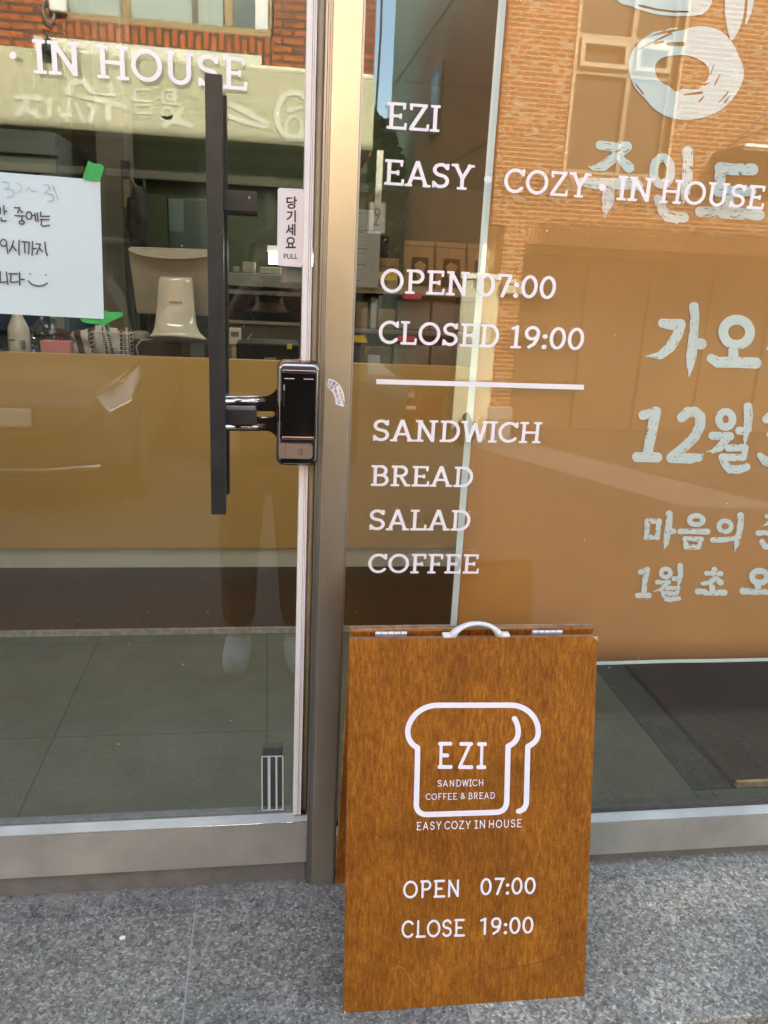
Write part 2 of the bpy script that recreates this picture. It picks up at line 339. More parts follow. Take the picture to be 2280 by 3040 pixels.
# ------------------------------------------------------------------ flat shapes (lettering) from signed distances
class SDF:
    def __init__(s): s.add = []; s.cut = []; s.poly = []; s.pcut = []
    def cap(s, x0, y0, r0, x1, y1, r1, cut=False): (s.cut if cut else s.add).append(('c', x0, y0, r0, x1, y1, r1)); return s
    def bar(s, x0, y0, x1, y1, wd): s.add.append(('b', x0, y0, x1, y1, wd)); return s
    def ell(s, cx, cy, rx, ry, a0, a1, r, n=30, cut=False):
        P = [(cx+rx*math.cos(R(a0+(a1-a0)*k/n)), cy+ry*math.sin(R(a0+(a1-a0)*k/n))) for k in range(n+1)]
        for p, q in zip(P, P[1:]): s.cap(*p, r, *q, r, cut)
        return s
    def path(s, nodes, streak=0, rnd=None):
        for a, b in zip(nodes, nodes[1:]): s.cap(*a, *b)
        if streak and rnd:
            for a, b in zip(nodes, nodes[1:]):
                L = math.hypot(b[0]-a[0], b[1]-a[1])
                for _ in range(int(streak*L/45+rnd.random())):
                    t0 = rnd.uniform(0, .75); ln = rnd.uniform(18, 55)/max(L, 1); t1 = min(1, t0+ln); sd_ = rnd.choice((-1, 1))*rnd.uniform(.35, 1.02)
                    nx, ny = -(b[1]-a[1])/max(L, 1), (b[0]-a[0])/max(L, 1)
                    P = []
                    for t in (t0, t1):
                        rr = a[2]+(b[2]-a[2])*t; P.append((a[0]+(b[0]-a[0])*t+nx*rr*sd_, a[1]+(b[1]-a[1])*t+ny*rr*sd_))
                    s.cap(*P[0], rnd.uniform(2.4, 5), *P[1], rnd.uniform(1, 2.5), cut=True)
        return s
    def bounds(s):
        X = []; Y = []
        for p in s.add:
            if p[0] == 'c': X += [p[1]-p[3], p[1]+p[3], p[4]-p[6], p[4]+p[6]]; Y += [p[2]-p[3], p[2]+p[3], p[5]-p[6], p[5]+p[6]]
            else:
                h = p[5]/2; dx, dy = p[3]-p[1], p[4]-p[2]; L = math.hypot(dx, dy); nx, ny = abs(dy)/L*h, abs(dx)/L*h
                X += [p[1]-nx, p[1]+nx, p[3]-nx, p[3]+nx]; Y += [p[2]-ny, p[2]+ny, p[4]-ny, p[4]+ny]
        for P in s.poly:
            X += [q[0] for q in P]; Y += [q[1] for q in P]
        return min(X), max(X), min(Y), max(Y)
    def field(s, X, Y, soft=0):
        def prim(p):
            if p[0] == 'c':
                _, x0, y0, r0, x1, y1, r1 = p; dx, dy = x1-x0, y1-y0; L2 = dx*dx+dy*dy+1e-12
                t = np.clip(((X-x0)*dx+(Y-y0)*dy)/L2, 0, 1); return np.hypot(X-x0-t*dx, Y-y0-t*dy)-(r0+(r1-r0)*t)
            _, x0, y0, x1, y1, wd = p; dx, dy = x1-x0, y1-y0; L = math.hypot(dx, dy); ux, uy = dx/L, dy/L
            a = np.abs((X-(x0+x1)/2)*ux+(Y-(y0+y1)/2)*uy)-L/2; b = np.abs(-(X-(x0+x1)/2)*uy+(Y-(y0+y1)/2)*ux)-wd/2
            a += soft; b += soft
            return np.minimum(np.maximum(a, b), 0)+np.hypot(np.maximum(a, 0), np.maximum(b, 0))-soft
        def pg(P):
            d = np.full(X.shape, 1e9); ins = np.zeros(X.shape, bool); n = len(P)
            for k in range(n):
                (x0, y0), (x1, y1) = P[k], P[(k+1) % n]; dx, dy = x1-x0, y1-y0
                t = np.clip(((X-x0)*dx+(Y-y0)*dy)/(dx*dx+dy*dy+1e-12), 0, 1); d = np.minimum(d, np.hypot(X-x0-t*dx, Y-y0-t*dy))
                c = ((y0 > Y) != (y1 > Y)) & (X < (x1-x0)*(Y-y0)/((y1-y0)+1e-12)+x0); ins ^= c
            return np.where(ins, -d, d)
        S = np.full(X.shape, 1e9)
        for p in s.add: S = np.minimum(S, prim(p))
        for P in s.poly: S = np.minimum(S, pg(P))
        for p in s.cut: S = np.maximum(S, -prim(p))
        for P in s.pcut: S = np.maximum(S, -pg(P))
        return S
    def mesh(s, name, step, fmap, soft=0, wob=0, rnd=None):
        x0, x1, y0, y1 = s.bounds(); x0 -= 2*step; x1 += 2*step; y0 -= 2*step; y1 += 2*step
        xs = np.arange(x0, x1, step); ys = np.arange(y0, y1, step); X, Y = np.meshgrid(xs, ys); S = s.field(X, Y, soft)
        if wob:
            S = S+wob*(np.sin(X*.31+Y*.17)*np.sin(Y*.23-X*.11)+.6*np.sin(X*.71+1.3)*np.sin(Y*.67+.4))
        V = []; F = []; vi = {}
        def vid(key, x, y):
            if key not in vi: vi[key] = len(V); V.append(tuple(fmap(x, y)))
            return vi[key]
        ins = S < 0; any_ = ins[:-1, :-1] | ins[1:, :-1] | ins[:-1, 1:] | ins[1:, 1:]
        for i, j in zip(*np.nonzero(any_)):
            cs = [(i, j), (i, j+1), (i+1, j+1), (i+1, j)]; f = []
            for k in range(4):
                a, b = cs[k], cs[(k+1) % 4]; sa, sb = S[a], S[b]
                if sa < 0: f.append(vid(a, xs[a[1]], ys[a[0]]))
                if (sa < 0) != (sb < 0):
                    t = sa/(sa-sb); f.append(vid(('e', min(a, b), max(a, b)), xs[a[1]]+(xs[b[1]]-xs[a[1]])*t, ys[a[0]]+(ys[b[0]]-ys[a[0]])*t))
            if len(f) >= 3 and len(set(f)) == len(f): F.append(f)
        me = bpy.data.meshes.new(name); me.from_pydata(V, [], F); me.update(); return me

# slab-serif capitals, cap height 1: L = bar, A = arc, H = serif
GL = {
 'I': (.36, 'L.18,0,.18,1 H.18,0,.17 H.18,1,.17'),
 'E': (.78, 'L.22,0,.22,1 t.06,.945,.68,.945 t.06,.055,.72,.055 t.22,.5,.54,.5 k.665,1,.65,.75 k.705,0,.72,.26 k.535,.4,.535,.6'),
 'F': (.72, 'L.22,0,.22,1 t.06,.945,.66,.945 t.22,.48,.52,.48 k.645,1,.63,.74 k.515,.38,.515,.58 H.22,0,.18'),
 'Z': (.78, 't.08,.945,.68,.945 L.61,.93,.13,.07 t.07,.055,.72,.055 k.10,1,.12,.75 k.705,0,.72,.26'),
 'A': (.92, 'L.15,.02,.44,1 L.44,1,.77,.02 t.25,.34,.64,.34 H.14,0,.14 H.79,0,.14'),
 'S': (.72, 'a.36,.725,.23,.205,20,270 a.36,.29,.245,.22,90,-155 k.60,.98,.60,.74 k.11,.02,.11,.28'),
 'Y': (.84, 'L.14,1,.415,.45 L.70,1,.425,.45 L.42,.5,.42,0 H.13,1,.135 H.71,1,.13 H.42,0,.18'),
 'C': (.84, 'a.46,.5,.36,.43,42,318 k.76,.98,.76,.70'),
 'O': (.94, 'a.47,.5,.37,.43,0,360'),
 'N': (.94, 'L.2,0,.2,1 L.2,.96,.72,.04 L.72,0,.72,1 H.17,1,.14 H.2,0,.17 H.73,1,.17'),
 'H': (.96, 'L.21,0,.21,1 L.75,0,.75,1 t.21,.5,.75,.5 H.21,0,.17 H.21,1,.17 H.75,0,.17 H.75,1,.17'),
 'U': (.92, 'L.2,1,.2,.34 a.46,.34,.26,.275,180,360 L.72,.34,.72,1 H.19,1,.16 H.73,1,.16'),
 'P': (.78, 'L.22,0,.22,1 t.06,.945,.45,.945 a.45,.715,.225,.23,90,-90 t.22,.485,.45,.485 H.22,0,.18'),
 'D': (.88, 'L.22,0,.22,1 t.06,.945,.42,.945 a.42,.5,.35,.445,90,-90 t.06,.055,.42,.055'),
 'W': (1.08, 'L.12,1,.31,.02 L.31,.02,.53,.9 L.53,.9,.76,.02 L.76,.02,.95,1 H.11,1,.14 H.96,1,.13'),
 'B': (.80, 'L.22,0,.22,1 t.06,.945,.44,.945 a.44,.735,.2,.21,90,-90 t.22,.525,.46,.525 a.46,.29,.24,.235,90,-90 t.06,.055,.46,.055'),
 'R': (.84, 'L.22,0,.22,1 t.06,.945,.44,.945 a.44,.725,.215,.22,90,-90 t.22,.505,.44,.505 L.43,.5,.68,.03 H.22,0,.17 H.72,0,.12'),
 'L': (.72, 'L.22,0,.22,1 t.06,.055,.66,.055 k.645,0,.66,.28 H.22,1,.18'),
 '0': (.70, 'a.35,.5,.245,.43,0,360'), '1': (.56, 'L.3,0,.3,1 t.31,.93,.09,.84 H.3,0,.2'),
 '7': (.64, 't.06,.935,.58,.935 L.54,.93,.25,0 k.09,1,.1,.74'), '9': (.68, 'a.33,.685,.225,.25,0,360 L.555,.68,.52,.42 L.52,.44,.42,.2 L.43,.22,.2,.04'),
 ':': (.28, 'd.14,.10 d.14,.56'), ' ': (.34, ''), '·': (.3, 'd.15,.42'),
 '&': (.86, 'a.38,.76,.17,.17,-60,240 L.3,.62,.74,.02 a.36,.25,.25,.2,120,330 L.46,.6,.26,.43 L.58,.16,.74,.42'),
}
def word(text, wt=.135, slab=True, track=0.0, serif_i=False):
    s = SDF(); x = 0.0; th = wt*.82
    for ch in text:
        adv, ops = GL[ch]
        for op in ops.split():
            k = op[0]; v = [float(q) for q in op[1:].split(',')]
            if k in 'Lt':
                wd = wt if k == 'L' else th
                if slab: s.bar(x+v[0], v[1], x+v[2], v[3], wd)
                else:
                    r = wt/2; s.cap(x+v[0]+(.08 if (k == 't' and v[0] < .1) else 0), min(max(v[1], r), 1-r), r, x+v[2], min(max(v[3], r), 1-r), r)
            elif k == 'a': s.ell(x+v[0], v[1], v[2], v[3], v[4], v[5], wt*.49)
            elif k == 'k' and slab: s.bar(x+v[0], v[1], x+v[2], v[3], .095)
            elif k == 'H':
                if slab: s.bar(x+v[0]-v[2], .05 if v[1] < .5 else .95, x+v[0]+v[2], .05 if v[1] < .5 else .95, .10)
                elif ch == 'I':
                    r = wt/2; z = r if v[1] < .5 else 1-r; s.cap(x+v[0]-v[2], z, r, x+v[0]+v[2], z, r)
            elif k == 'd': s.cap(x+v[0], v[1], .10, x+v[0]+.001, v[1], .10)
        x += adv+track
    return s
def plane_word(name, text, p0, p1, h, up, m, parent, wt=.135, slab=True, track=0., step=.022):
    s = word(text, wt, slab, track); x0, x1, _, _ = s.bounds(); p0 = np.array(p0); p1 = np.array(p1); up = np.array(up)
    me = s.mesh(name, step, lambda u, v: p0+(p1-p0)*(u-x0)/(x1-x0)+up*(v*h), soft=.018)
    return link(name, me, m, parent)
def join_words(name, parts, m, parent):                       # several words of one printed line -> one mesh
    V = []; F = []
    for me in parts:
        o = len(V); V += [tuple(v.co) for v in me.vertices]; F += [[o+i for i in p.vertices] for p in me.polygons]
        bpy.data.meshes.remove(me)
    me = bpy.data.meshes.new(name); me.from_pydata(V, [], F); me.update(); return link(name, me, m, parent)
def word_mesh(text, p0, p1, h, up, wt=.135, slab=True, track=0., step=.022):
    s = word(text, wt, slab, track); x0, x1, _, _ = s.bounds(); p0 = np.array(p0); p1 = np.array(p1); up = np.array(up)
    return s.mesh('w', step, lambda u, v: p0+(p1-p0)*(u-x0)/(x1-x0)+up*(v*h), soft=.018)
def font_mesh(text, p0, ux, uz, bold=0.0):                    # ink box of the text filled into the box p0, ux, uz
    c = bpy.data.curves.new('t', 'FONT'); c.body = text; c.offset = bold; c.resolution_u = 4
    o = bpy.data.objects.new('t', c); COL.objects.link(o); bpy.context.view_layer.update()
    me = bpy.data.meshes.new_from_object(o.evaluated_get(bpy.context.evaluated_depsgraph_get()))
    bpy.data.objects.remove(o); bpy.data.curves.remove(c)
    X = [v.co.x for v in me.vertices]; Y = [v.co.y for v in me.vertices]; a, b, cc, d = min(X), max(X), min(Y), max(Y)
    p0 = Vector(p0); ux = Vector(ux); uz = Vector(uz)
    for v in me.vertices: v.co = p0+ux*((v.co.x-a)/(b-a))+uz*((v.co.y-cc)/(d-cc))
    return me
#@@PART2
# ================================================================== THE SETTING
def struct(name, mb, m): return setp(mb.build(name, m), kind='structure')
struct('granite_step', MB().box(-5, 4.9, -.435, -.0, -.15, 0, .004), M['granite'])
struct('lower_step', MB().box(-5, 4.9, -.86, -.435, -.30, -.15, .004), M['granite'])
_rows = [[(x, y, street(y)) for x in (-60, -20, -5, 0, 5, 20, 60)] for y in (60, .3, -.86, -2, -6, -10, -20, -40)]
struct('street', MB().grid(_rows), M['asphalt'])
XW = 1.268
struct('shop_floor', MB().box(-1.7, 1.150, .031, 1.27, -.02, .004).box(1.152, 2.4, .031, .232, -.02, .004), M['tile'])
struct('dark_reflection_strip', MB().box(1.152, XW-.002, .234, 1.27, -.02, .0045), plain('reflection_dark_tone', (.040, .046, .038), .6, 0, .2, 30))  # dark reflection band on the tiles, painted as a darker floor strip
struct('wood_floor', MB().box(-1.7, XW, 1.272, 6, -.02, .022).box(XW+.0005, 2.4, .246, 6, -.02, .022), M['woodfloor'])

# ================================================================== SHOP BUILDING (out of the frame above, its inside seen through the glass)
M['stucco'] = plain('grey_stucco', (.36, .35, .33), .85, 0, .08, 3)
M['inwall'] = plain('dim_plaster', (.30, .29, .23), .85, 0, .06, 3)
M['ceil'] = plain('ceiling_board', (.5, .5, .47), .85, 0, .04, 3)
shop = thing('shop_building', 'grey rendered shop building that holds the glass door and window', 'building', (0, 3, 0))
MB().box(-5, -1.75, .03, .25, -.3, 2.5).box(2.45, 4.9, .03, .25, -.3, 2.5).box(-5, 4.9, .0, .25, 2.5, 6.36).build('wall', M['stucco'], shop)
MB().box(-5, 4.9, .26, 8, 6.15, 6.30).box(4.7, 4.89, .26, 8, -.3, 6.1).box(-5, -4.8, .26, 8, -.3, 6.1).box(-4.8, 4.7, 7.8, 7.99, -.3, 6.1).build('roof', M['stucco'], shop)
MB().box(-1.82, -1.72, .26, 6, -.02, 2.7).box(2.42, 2.52, .26, 6, -.02, 2.7).box(-1.7, 2.4, 6.0, 6.1, -.02, 2.7).build('interior_wall', M['inwall'], shop)
MB().box(-1.82, 2.52, .26, 6.1, 2.72, 2.8).build('ceiling', M['ceil'], shop)
nb = thing('neighbour_building', 'plain grey building beside the shop across a narrow gap', 'building', (9, 4, 0))
MB().prism([(5.83, 0, -.5), (14, 0, -.5), (14, 8, -.5), (8.35, 8, -.5)], (0, 0, 7.85)).build('wall', M['stucco'], nb)
gw = MB().box(4.92, 5.81, .3, .42, -.5, 2.6).build('gap_wall', M['stucco']); setp(gw, 'grey wall closing the gap between shop and neighbour', 'wall')

# ================================================================== STEEL POST between door and window
YP = -.03
xw0, xw1 = at(883, 1700, -.012)[0], at(908, 1700, -.012)[0]
xg0, xg1 = at(909.5, 1700, -.006)[0], at(929.5, 1700, -.006)[0]
xb1 = at(934, 1700, 0)[0]
xp0, xp1, xe1 = at(947.5, 1700, YP)[0], at(1019.5, 1700, YP)[0], at(1026, 1700, YP+.006)[0]
HZ = 2.44
post = thing('door_post', 'tall brushed steel post between glass door and shop window', 'post', ((xp0+xp1)/2, 0, 0))
MB().box(xp0, xp1, YP, .06, .0, HZ, .0012).build('steel_face', M['post'], post)
MB().box(xp1+.0004, xe1, YP+.006, .05, .0, HZ, .001).build('edge_bead', M['bead'], post)
MB().box(xp0-.0115, xp0-.008, YP+.010, .05, .0, HZ).box(xp0-.0072, xp0-.0042, YP+.006, .05, 0, HZ).box(xp0-.0036, xp0-.0004, YP+.003, .05, 0, HZ, .0006).build('side_bead', M['bead'], post)
bs = MB()
for k in range(420):
    z = .02+k*.0057; bs.box(xb1-.001, xb1+.0034+random.uniform(-.001, .0012), -.014, .02, z, z+.0042)
bs.build('brush_seal', M['brush'], post)
# round-cornered arc sticker
c = SDF(); cc = (1180, 970)    # in zoomed crop units (crop origin 780,1040 scale 5.8214)
c.ell(1085, 905, 250, 330, -12, 68, 78, 40)
def zmap(ox, oy, s, Y): return lambda u, v: at(ox+u/s, oy+v/s, Y)
st = SDF(); st.poly.append([(1150, 488), (1250, 520), (1340, 610), (1400, 740), (1420, 860), (1405, 960), (1390, 975), (1262, 935), (1255, 900), (1252, 830), (1225, 750), (1180, 690), (1105, 635), (1098, 620), (1140, 500)])
stk = link('sticker', st.mesh('sticker', 6, zmap(780, 1040, 5.8214, YP-.0006)), M['sticker'], post)
tm = []
def zbox(x, y, ang, wd, ht, ox=780, oy=1040, s=5.8214, Y=YP-.0011):
    ca, sa = math.cos(ang), math.sin(ang)
    f = lambda a, b: np.array(at(ox+(x+a*ca-b*sa)/s, oy+(y+a*sa+b*ca)/s, Y))
    p = f(-wd/2, ht/2); return p, f(wd/2, ht/2)-p, f(-wd/2, -ht/2)-p
for txt, x, y, an, wd, ht, bo in (('FIO 080', 1152, 575, -1.12, 130, 34, 0), ('민원', 1208, 605, -1.0, 140, 50, .02), ('시', 1262, 625, -.9, 90, 48, .01), ('080 035 1224', 1290, 800, 1.28, 270, 40, 0), ('소방 방화문 점검', 1362, 790, 1.30, 290, 34, 0)):
    tm.append(font_mesh(txt, *zbox(x, y, an, wd, ht), bold=bo))
join_words('lettering', tm, M['ink'], stk)

# ================================================================== GLASS DOOR
door = thing('glass_door', 'glass door with steel bottom rail, black pull handle and white lettering', 'door', (-.35, 0, .02))
XL = -.86
zr1 = at(455, 2465, -.022)[2]; zr0 = at(455, 2584, -.022)[2]; xr1 = at(910, 2500, -.022)[0]
zg = zr1+.022
MB().quad((XL, 0, zg-.02), (xw0+.012, 0, zg-.02), (xw0+.012, 0, HZ), (XL, 0, HZ)).build('glass_pane', M['glass'], door)
MB().quad((XL, .016, zg-.02), (xw0+.012, .016, zg-.02), (xw0+.012, .016, HZ), (XL, .016, HZ)).build('glass_pane', M['glass2'], door)
rail = MB().prism([(XL, -.022, zr0), (XL, -.022, zr1), (XL, -.0205, zr1+.0035), (XL, -.003, zr1+.013), (XL, .024, zr1+.013), (XL, .024, zr0)], (xr1-XL, 0, 0)).build('bottom_rail', M['rail'], door)
MB().box(XL+.001, xr1-.001, -.0226, -.0203, zr1+.0008, zr1+.0030, .0006).build('edge_line', M['chrome'], rail)
MB().box(XL, xw0, -.0012, .018, zr1+.0135, zg-.004).build('glazing_bead', plain('grey_glazing_bead', (.17, .19, .19), .6, 0, .2, 60), door)
e = MB(); wx = xw1-xw0
e.box(xw0, xw0+wx*.58, -.012, .028, zr1+.0132, HZ, .0012).box(xw0+wx*.62, xw0+wx*.79, -.011, .028, zr1+.0132, HZ, .001).box(xw0+wx*.83, xw1, -.012, .028, zr1+.0132, HZ, .001)
ep = e.build('edge_profile', M['profile'], door)
MB().box(xw0+.001, xw1-.001, -.0095, .027, zr1+.0134, HZ).build('groove', M['profile_groove'], ep)
gk = MB(); r_ = (xg1-xg0)/2
gk.tube([((xg0+xg1)/2, .004, zr1+.016), ((xg0+xg1)/2, .004, HZ)], r_*.98, 16).build('edge_gasket', M['gasket'], door, smooth=True)
MB().box(xg0-.001, xr1-.002, -.012, .0, zr1+.0135, zr1+.0165).build('end_cap', M['dark'], door)
# lettering on the door
YL = -.0007
up = (0, 0, 1)
hz = at(108, 118, YL)[2]-at(106, 218.5, YL)[2]
a = [word_mesh('IN', at(101, 217.5, YL), at(244, 226.5, YL), hz, up), word_mesh('HOUSE', at(289, 231, YL), at(735, 269, YL), hz, up)]
s = SDF(); s.cap(38, 164, 11, 38.1, 164, 11); a.append(s.mesh('d', 1.2, lambda u, v: at(u, v, YL)))
join_words('lettering', a, M['vinyl'], door)
# pull handle: square bar outside, twin bar inside, arms to the glass
YH = -.078
hx0, hx1 = at(617, 870, YH)[0]-.0, at(664.5, 870, YH)[0]
hz1, hz0 = at(640, 219, YH)[2], at(653, 1528, YH)[2]
hd = MB().box(hx0, hx1, YH, YH+.026, hz0, hz1, .0012).build('pull_handle', M['black_alu'], door)
MB().box(hx0, hx1, .060, .086, hz0, hz1, .0012).build('inner_bar', M['black_alu'], hd)
za1, za0 = at(715, 566, -.05)[2], at(715, 628, -.05)[2]; xa1 = at(762, 600, -.05)[0]
MB().box(hx1-.002, xa1, -.054, -.026, za0, za1, .001).box(xa1-.028, xa1-.001, -.026, -.0005, za0+.002, za1-.002, .001).box(xa1-.028, xa1-.001, .017, .05, za0+.002, za1-.002).box(hx1-.002, xa1, .05, .075, za0, za1).build('bracket', M['black_alu'], hd)
MB().tube([(xa1-.012, -.0545, (za0+za1)/2+.006), (xa1-.012, -.0535, (za0+za1)/2+.006)], .0022, 10).build('screw', M['chrome'], hd)
zl1, zl0 = at(720, 1214, -.045)[2], at(720, 1262, -.045)[2]; xl1 = at(762, 1240, -.045)[0]
MB().box(hx1-.002, xl1, -.049, -.020, zl0, zl1, .002).box(xl1-.028, xl1-.001, -.020, -.0005, zl0+.004, zl1-.002, .001).build('bracket', M['black_alu'], hd)
MB().box(hx1+.0005, xl1-.002, -.0496, -.047, zl1-.001, zl1+.006, .001).build('wrap_tape', plain('grey_tape', (.22, .21, .22), .35, .3, .15, 60), hd)

# electronic lock on its T plate
YK = -.042
kx0, kx1, kz0, kz1 = dims(822, 1075, 948, 1384, YK)
def rrect(x0, x1, z0, z1, r, y, n=7):
    P = []
    for cx_, cz_, a0 in ((x1-r, z1-r, 0), (x0+r, z1-r, 90), (x0+r, z0+r, 180), (x1-r, z0+r, 270)):
        for k in range(n+1): P.append((cx_+r*math.cos(R(a0+90*k/n)), y, cz_+r*math.sin(R(a0+90*k/n))))
    return P
def shell(mb, rings):
    prev = None; first = None
    for P in rings:
        vs_ = [mb.bm.verts.new(p) for p in P]
        if prev:
            for k in range(len(vs_)): mb.bm.faces.new((prev[k], vs_[k], vs_[(k+1) % len(vs_)], prev[(k+1) % len(vs_)]))
        else: first = vs_
        prev = vs_
    mb.bm.faces.new(prev); mb.bm.faces.new(list(reversed(first))); return mb
r0 = .014
L = MB(); I = lambda d: (kx0+d, kx1-d, kz0+d, kz1-d, max(r0-d*.6, .004))
shell(L, [rrect(*I(0), 0.0-.001), rrect(*I(0), YK+.008), rrect(*I(.0012), YK+.003), rrect(*I(.0045), YK)])
lock = L.build('door_lock', M['lock_dark'], door, angle=40)
b = I(.0055); t = MB(); ring = rrect(*b, YK-.0004); ring2 = rrect(b[0]+.0012, b[1]-.0012, b[2]+.0012, b[3]-.0012, b[4]-.001, YK-.0012)
va = [t.bm.verts.new(p) for p in rrect(b[0]-.0012, b[1]+.0012, b[2]-.0012, b[3]+.0012, b[4]+.001, YK)]; vb = [t.bm.verts.new(p) for p in ring]; vc = [t.bm.verts.new(p) for p in ring2]
for A_, B_ in ((va, vb), (vb, vc)):
    for k in range(len(A_)): t.bm.faces.new((A_[k], A_[(k+1) % len(A_)], B_[(k+1) % len(A_)], B_[k]))
t.build('chrome_trim', M['chrome'], lock, angle=60)
kh = kz1-kz0; kw = kx1-kx0
sx0, sx1 = kx0+kw*.085, kx1-kw*.085
# gloss black cover with a raised lip at top and bottom, its touch pane sunk between
cvr = MB(); zc1, zc0 = kz1-kh*.035, kz0+kh*.245
P = lambda x0, x1, z0, z1, r, y: rrect(x0, x1, z0, z1, r, y)
shell(cvr, [P(sx0-.001, sx1+.001, zc0, zc1, .008, YK-.0005), P(sx0, sx1, zc0+.001, zc1-.001, .008, YK-.0055), P(sx0+.002, sx1-.002, zc0+.006, zc1-.006, .006, YK-.0085)])
cover = cvr.build('touch_screen', M['gloss_black'], lock, angle=30)
MB().box(sx0+.003, sx1-.003, YK-.0090, YK-.0070, zc1-.0125, zc1-.0065, .001).build('lip', M['chrome'], cover)
MB().box(sx0+.003, sx1-.003, YK-.0090, YK-.0070, zc0+.0045, zc0+.0105, .001).build('lip', M['chrome'], cover)
zt = kz1-kh*.152
MB().box(sx0+.006, sx0+.0235, YK-.0092, YK-.0088, zt, zt+.0010).box(sx1-.0235, sx1-.006, YK-.0092, YK-.0088, zt, zt+.0010).build('marking', M['vinyl'], cover)
x_ = sx0+.0045
MB().box(x_, x_+.0028, YK-.0090, YK-.0086, kz1-kh*.262, kz1-kh*.208, .001).build('button', plain('grey_button', (.25, .25, .26), .4), cover)
me = font_mesh('push and slide', (x_+.0024, YK-.0090, kz1-kh*.275), (0, 0, -kh*.14), (-.0020, 0, 0)); link('lettering', me, plain('grey_print', (.16, .16, .17), .5), cover)
pd = MB(); zp1, zp0 = kz0+kh*.228, kz0+kh*.075
shell(pd, [P(kx0+.0035, sx1-.004, zp0, zp1, .007, YK-.0002), P(kx0+.0045, sx1-.005, zp0+.0008, zp1-.0008, .006, YK-.0050)])
pad = pd.build('card_pad', M['pinkmetal'], lock, angle=30)
me = font_mesh('M A S T E R S', (kx0+.0175, YK-.0056, zp1-.003), (0, 0, -(zp1-zp0)*.78), (-.0026, 0, 0)); link('lettering', me, M['ink'], pad)
ic = SDF(); 
for q in ((0, 0, 7, 0), (7, 0, 7, 10), (7, 10, 0, 10), (0, 10, 0, 0), (4.6, 0, 4.6, 10), (5.6, 0, 5.6, 10), (2, 3, 2, 7)): ic.cap(q[0], q[1], .28, q[2], q[3], .28)
link('card_icon', ic.mesh('card_icon', .2, lambda u, v: (kx0+.040+u*.0011, YK-.0056, zp0+.0085+v*.0011)), M['ink'], pad)
shell(MB(), [P(kx0+.006, sx1, kz0+.006, zp0-.0012, .004, YK-.0002), P(kx0+.007, sx1-.001, kz0+.0065, zp0-.002, .003, YK-.004)]).build('battery_cover', M['gloss_black'], lock, angle=30)
# plate
zs = lambda u, v: at(640+u/5.184, 1080+v/5.184, -.016)
pl = SDF(); pl.poly.append([(195, 497), (760, 497), (800, 490), (850, 470), (890, 440), (925, 405), (945, 370), (1000, 300), (1010, 1200), (945, 1160), (925, 1115), (895, 1080), (860, 1050), (820, 1035), (780, 1030), (195, 1030)])
pl.cap(560, 770, 42, 870, 770, 42, True)
ob = link('lock_plate', pl.mesh('lock_plate', 7, zs), M['lock_dark'], lock)
md = ob.modifiers.new('thickness', 'SOLIDIFY'); md.thickness = .004; md.offset = 0
rb = MB()
for zc in (575, 965): rb.tube([Vector(zs(150, zc))+Vector((0, -.003, 0)), Vector(zs(762, zc))+Vector((0, -.003, 0))], .0052, 14)
rb.tube([Vector(zs(150, 507))+Vector((0, -.001, 0)), Vector(zs(760, 507))+Vector((0, -.001, 0))], .0016, 8)
rb.tube([Vector(zs(600, 826))+Vector((0, -.002, 0)), Vector(zs(868, 826))+Vector((0, -.002, 0))], .0014, 8)
rb.build('rib', M['chrome'], lock, smooth=True)
# pull sticker
u0 = [(1098, 153), (1420, 170), (1406, 1138), (1086, 1112)]
YS = -.0009
cmap = lambda u, v: at(560+u/4.1475, 520+v/4.1475, YS)
ps = SDF(); q = [(1128, 186), (1388, 200), (1374, 1104), (1118, 1084)]
ps.poly.append(q)
for A_, B_ in zip(q, q[1:]+q[:1]): ps.cap(*A_, 30, *B_, 30)
pst = link('pull_sticker', ps.mesh('pull_sticker', 7, cmap), M['sticker'], door)
def cbox(x0, y0, x1, y1, Y): # crop box -> font box
    f = lambda u, v: np.array(at(560+u/4.1475, 520+v/4.1475, Y)); p = f(x0, y1); return p, f(x1, y1)-p, f(x0, y0)-p
tm = [font_mesh(t_, *cbox(*bx, YS-.0005), bold=.022) for t_, bx in (('당', (1204, 262, 1336, 415)), ('기', (1203, 432, 1320, 582)), ('세', (1194, 598, 1316, 745)), ('요', (1194, 760, 1320, 900)))]
tm.append(font_mesh('PULL', *cbox(1170, 968, 1342, 1030, YS-.0005), bold=.008))
join_words('lettering', tm, M['ink'], pst)
# striped stop pad stuck low on the glass
zm = lambda u, v: at(740+u/4.809, 2180+v/4.809, .0166)
sp_ = SDF()
for q in ((180, 330, 185, 1080), (478, 325, 480, 1070), (190, 318, 470, 312), (195, 1086, 475, 1072)): sp_.cap(q[0], q[1], 9, q[2], q[3], 9)
sp_.bar(281, 315, 285, 1085, 38); sp_.bar(386, 315, 390, 1080, 26)
M['mint'] = plain('pale_mint_pad', (.55, .66, .62), .6, 0, .05, 40)
sdp = link('stop_pad', sp_.mesh('stop_pad', 6, lambda u, v: at(740+u/4.809, 2180+v/4.809, -.0009)), M['mint'], door)
MB().box(*[zm(185, 260)[0], zm(482, 260)[0]], .017, .040, zm(330, 1085)[2], zm(330, 190)[2], .003).build('stop_block', plain('dark_rubber_block', (.055, .06, .055), .5, 0, .1, 20), sdp)

# threshold under the door
th = MB().box(-1.7, xp0-.012, -.006, .05, -.02, zr0-.012, .001).build('door_threshold', M['concrete']); setp(th, 'low grey threshold sill under the glass door', 'threshold')

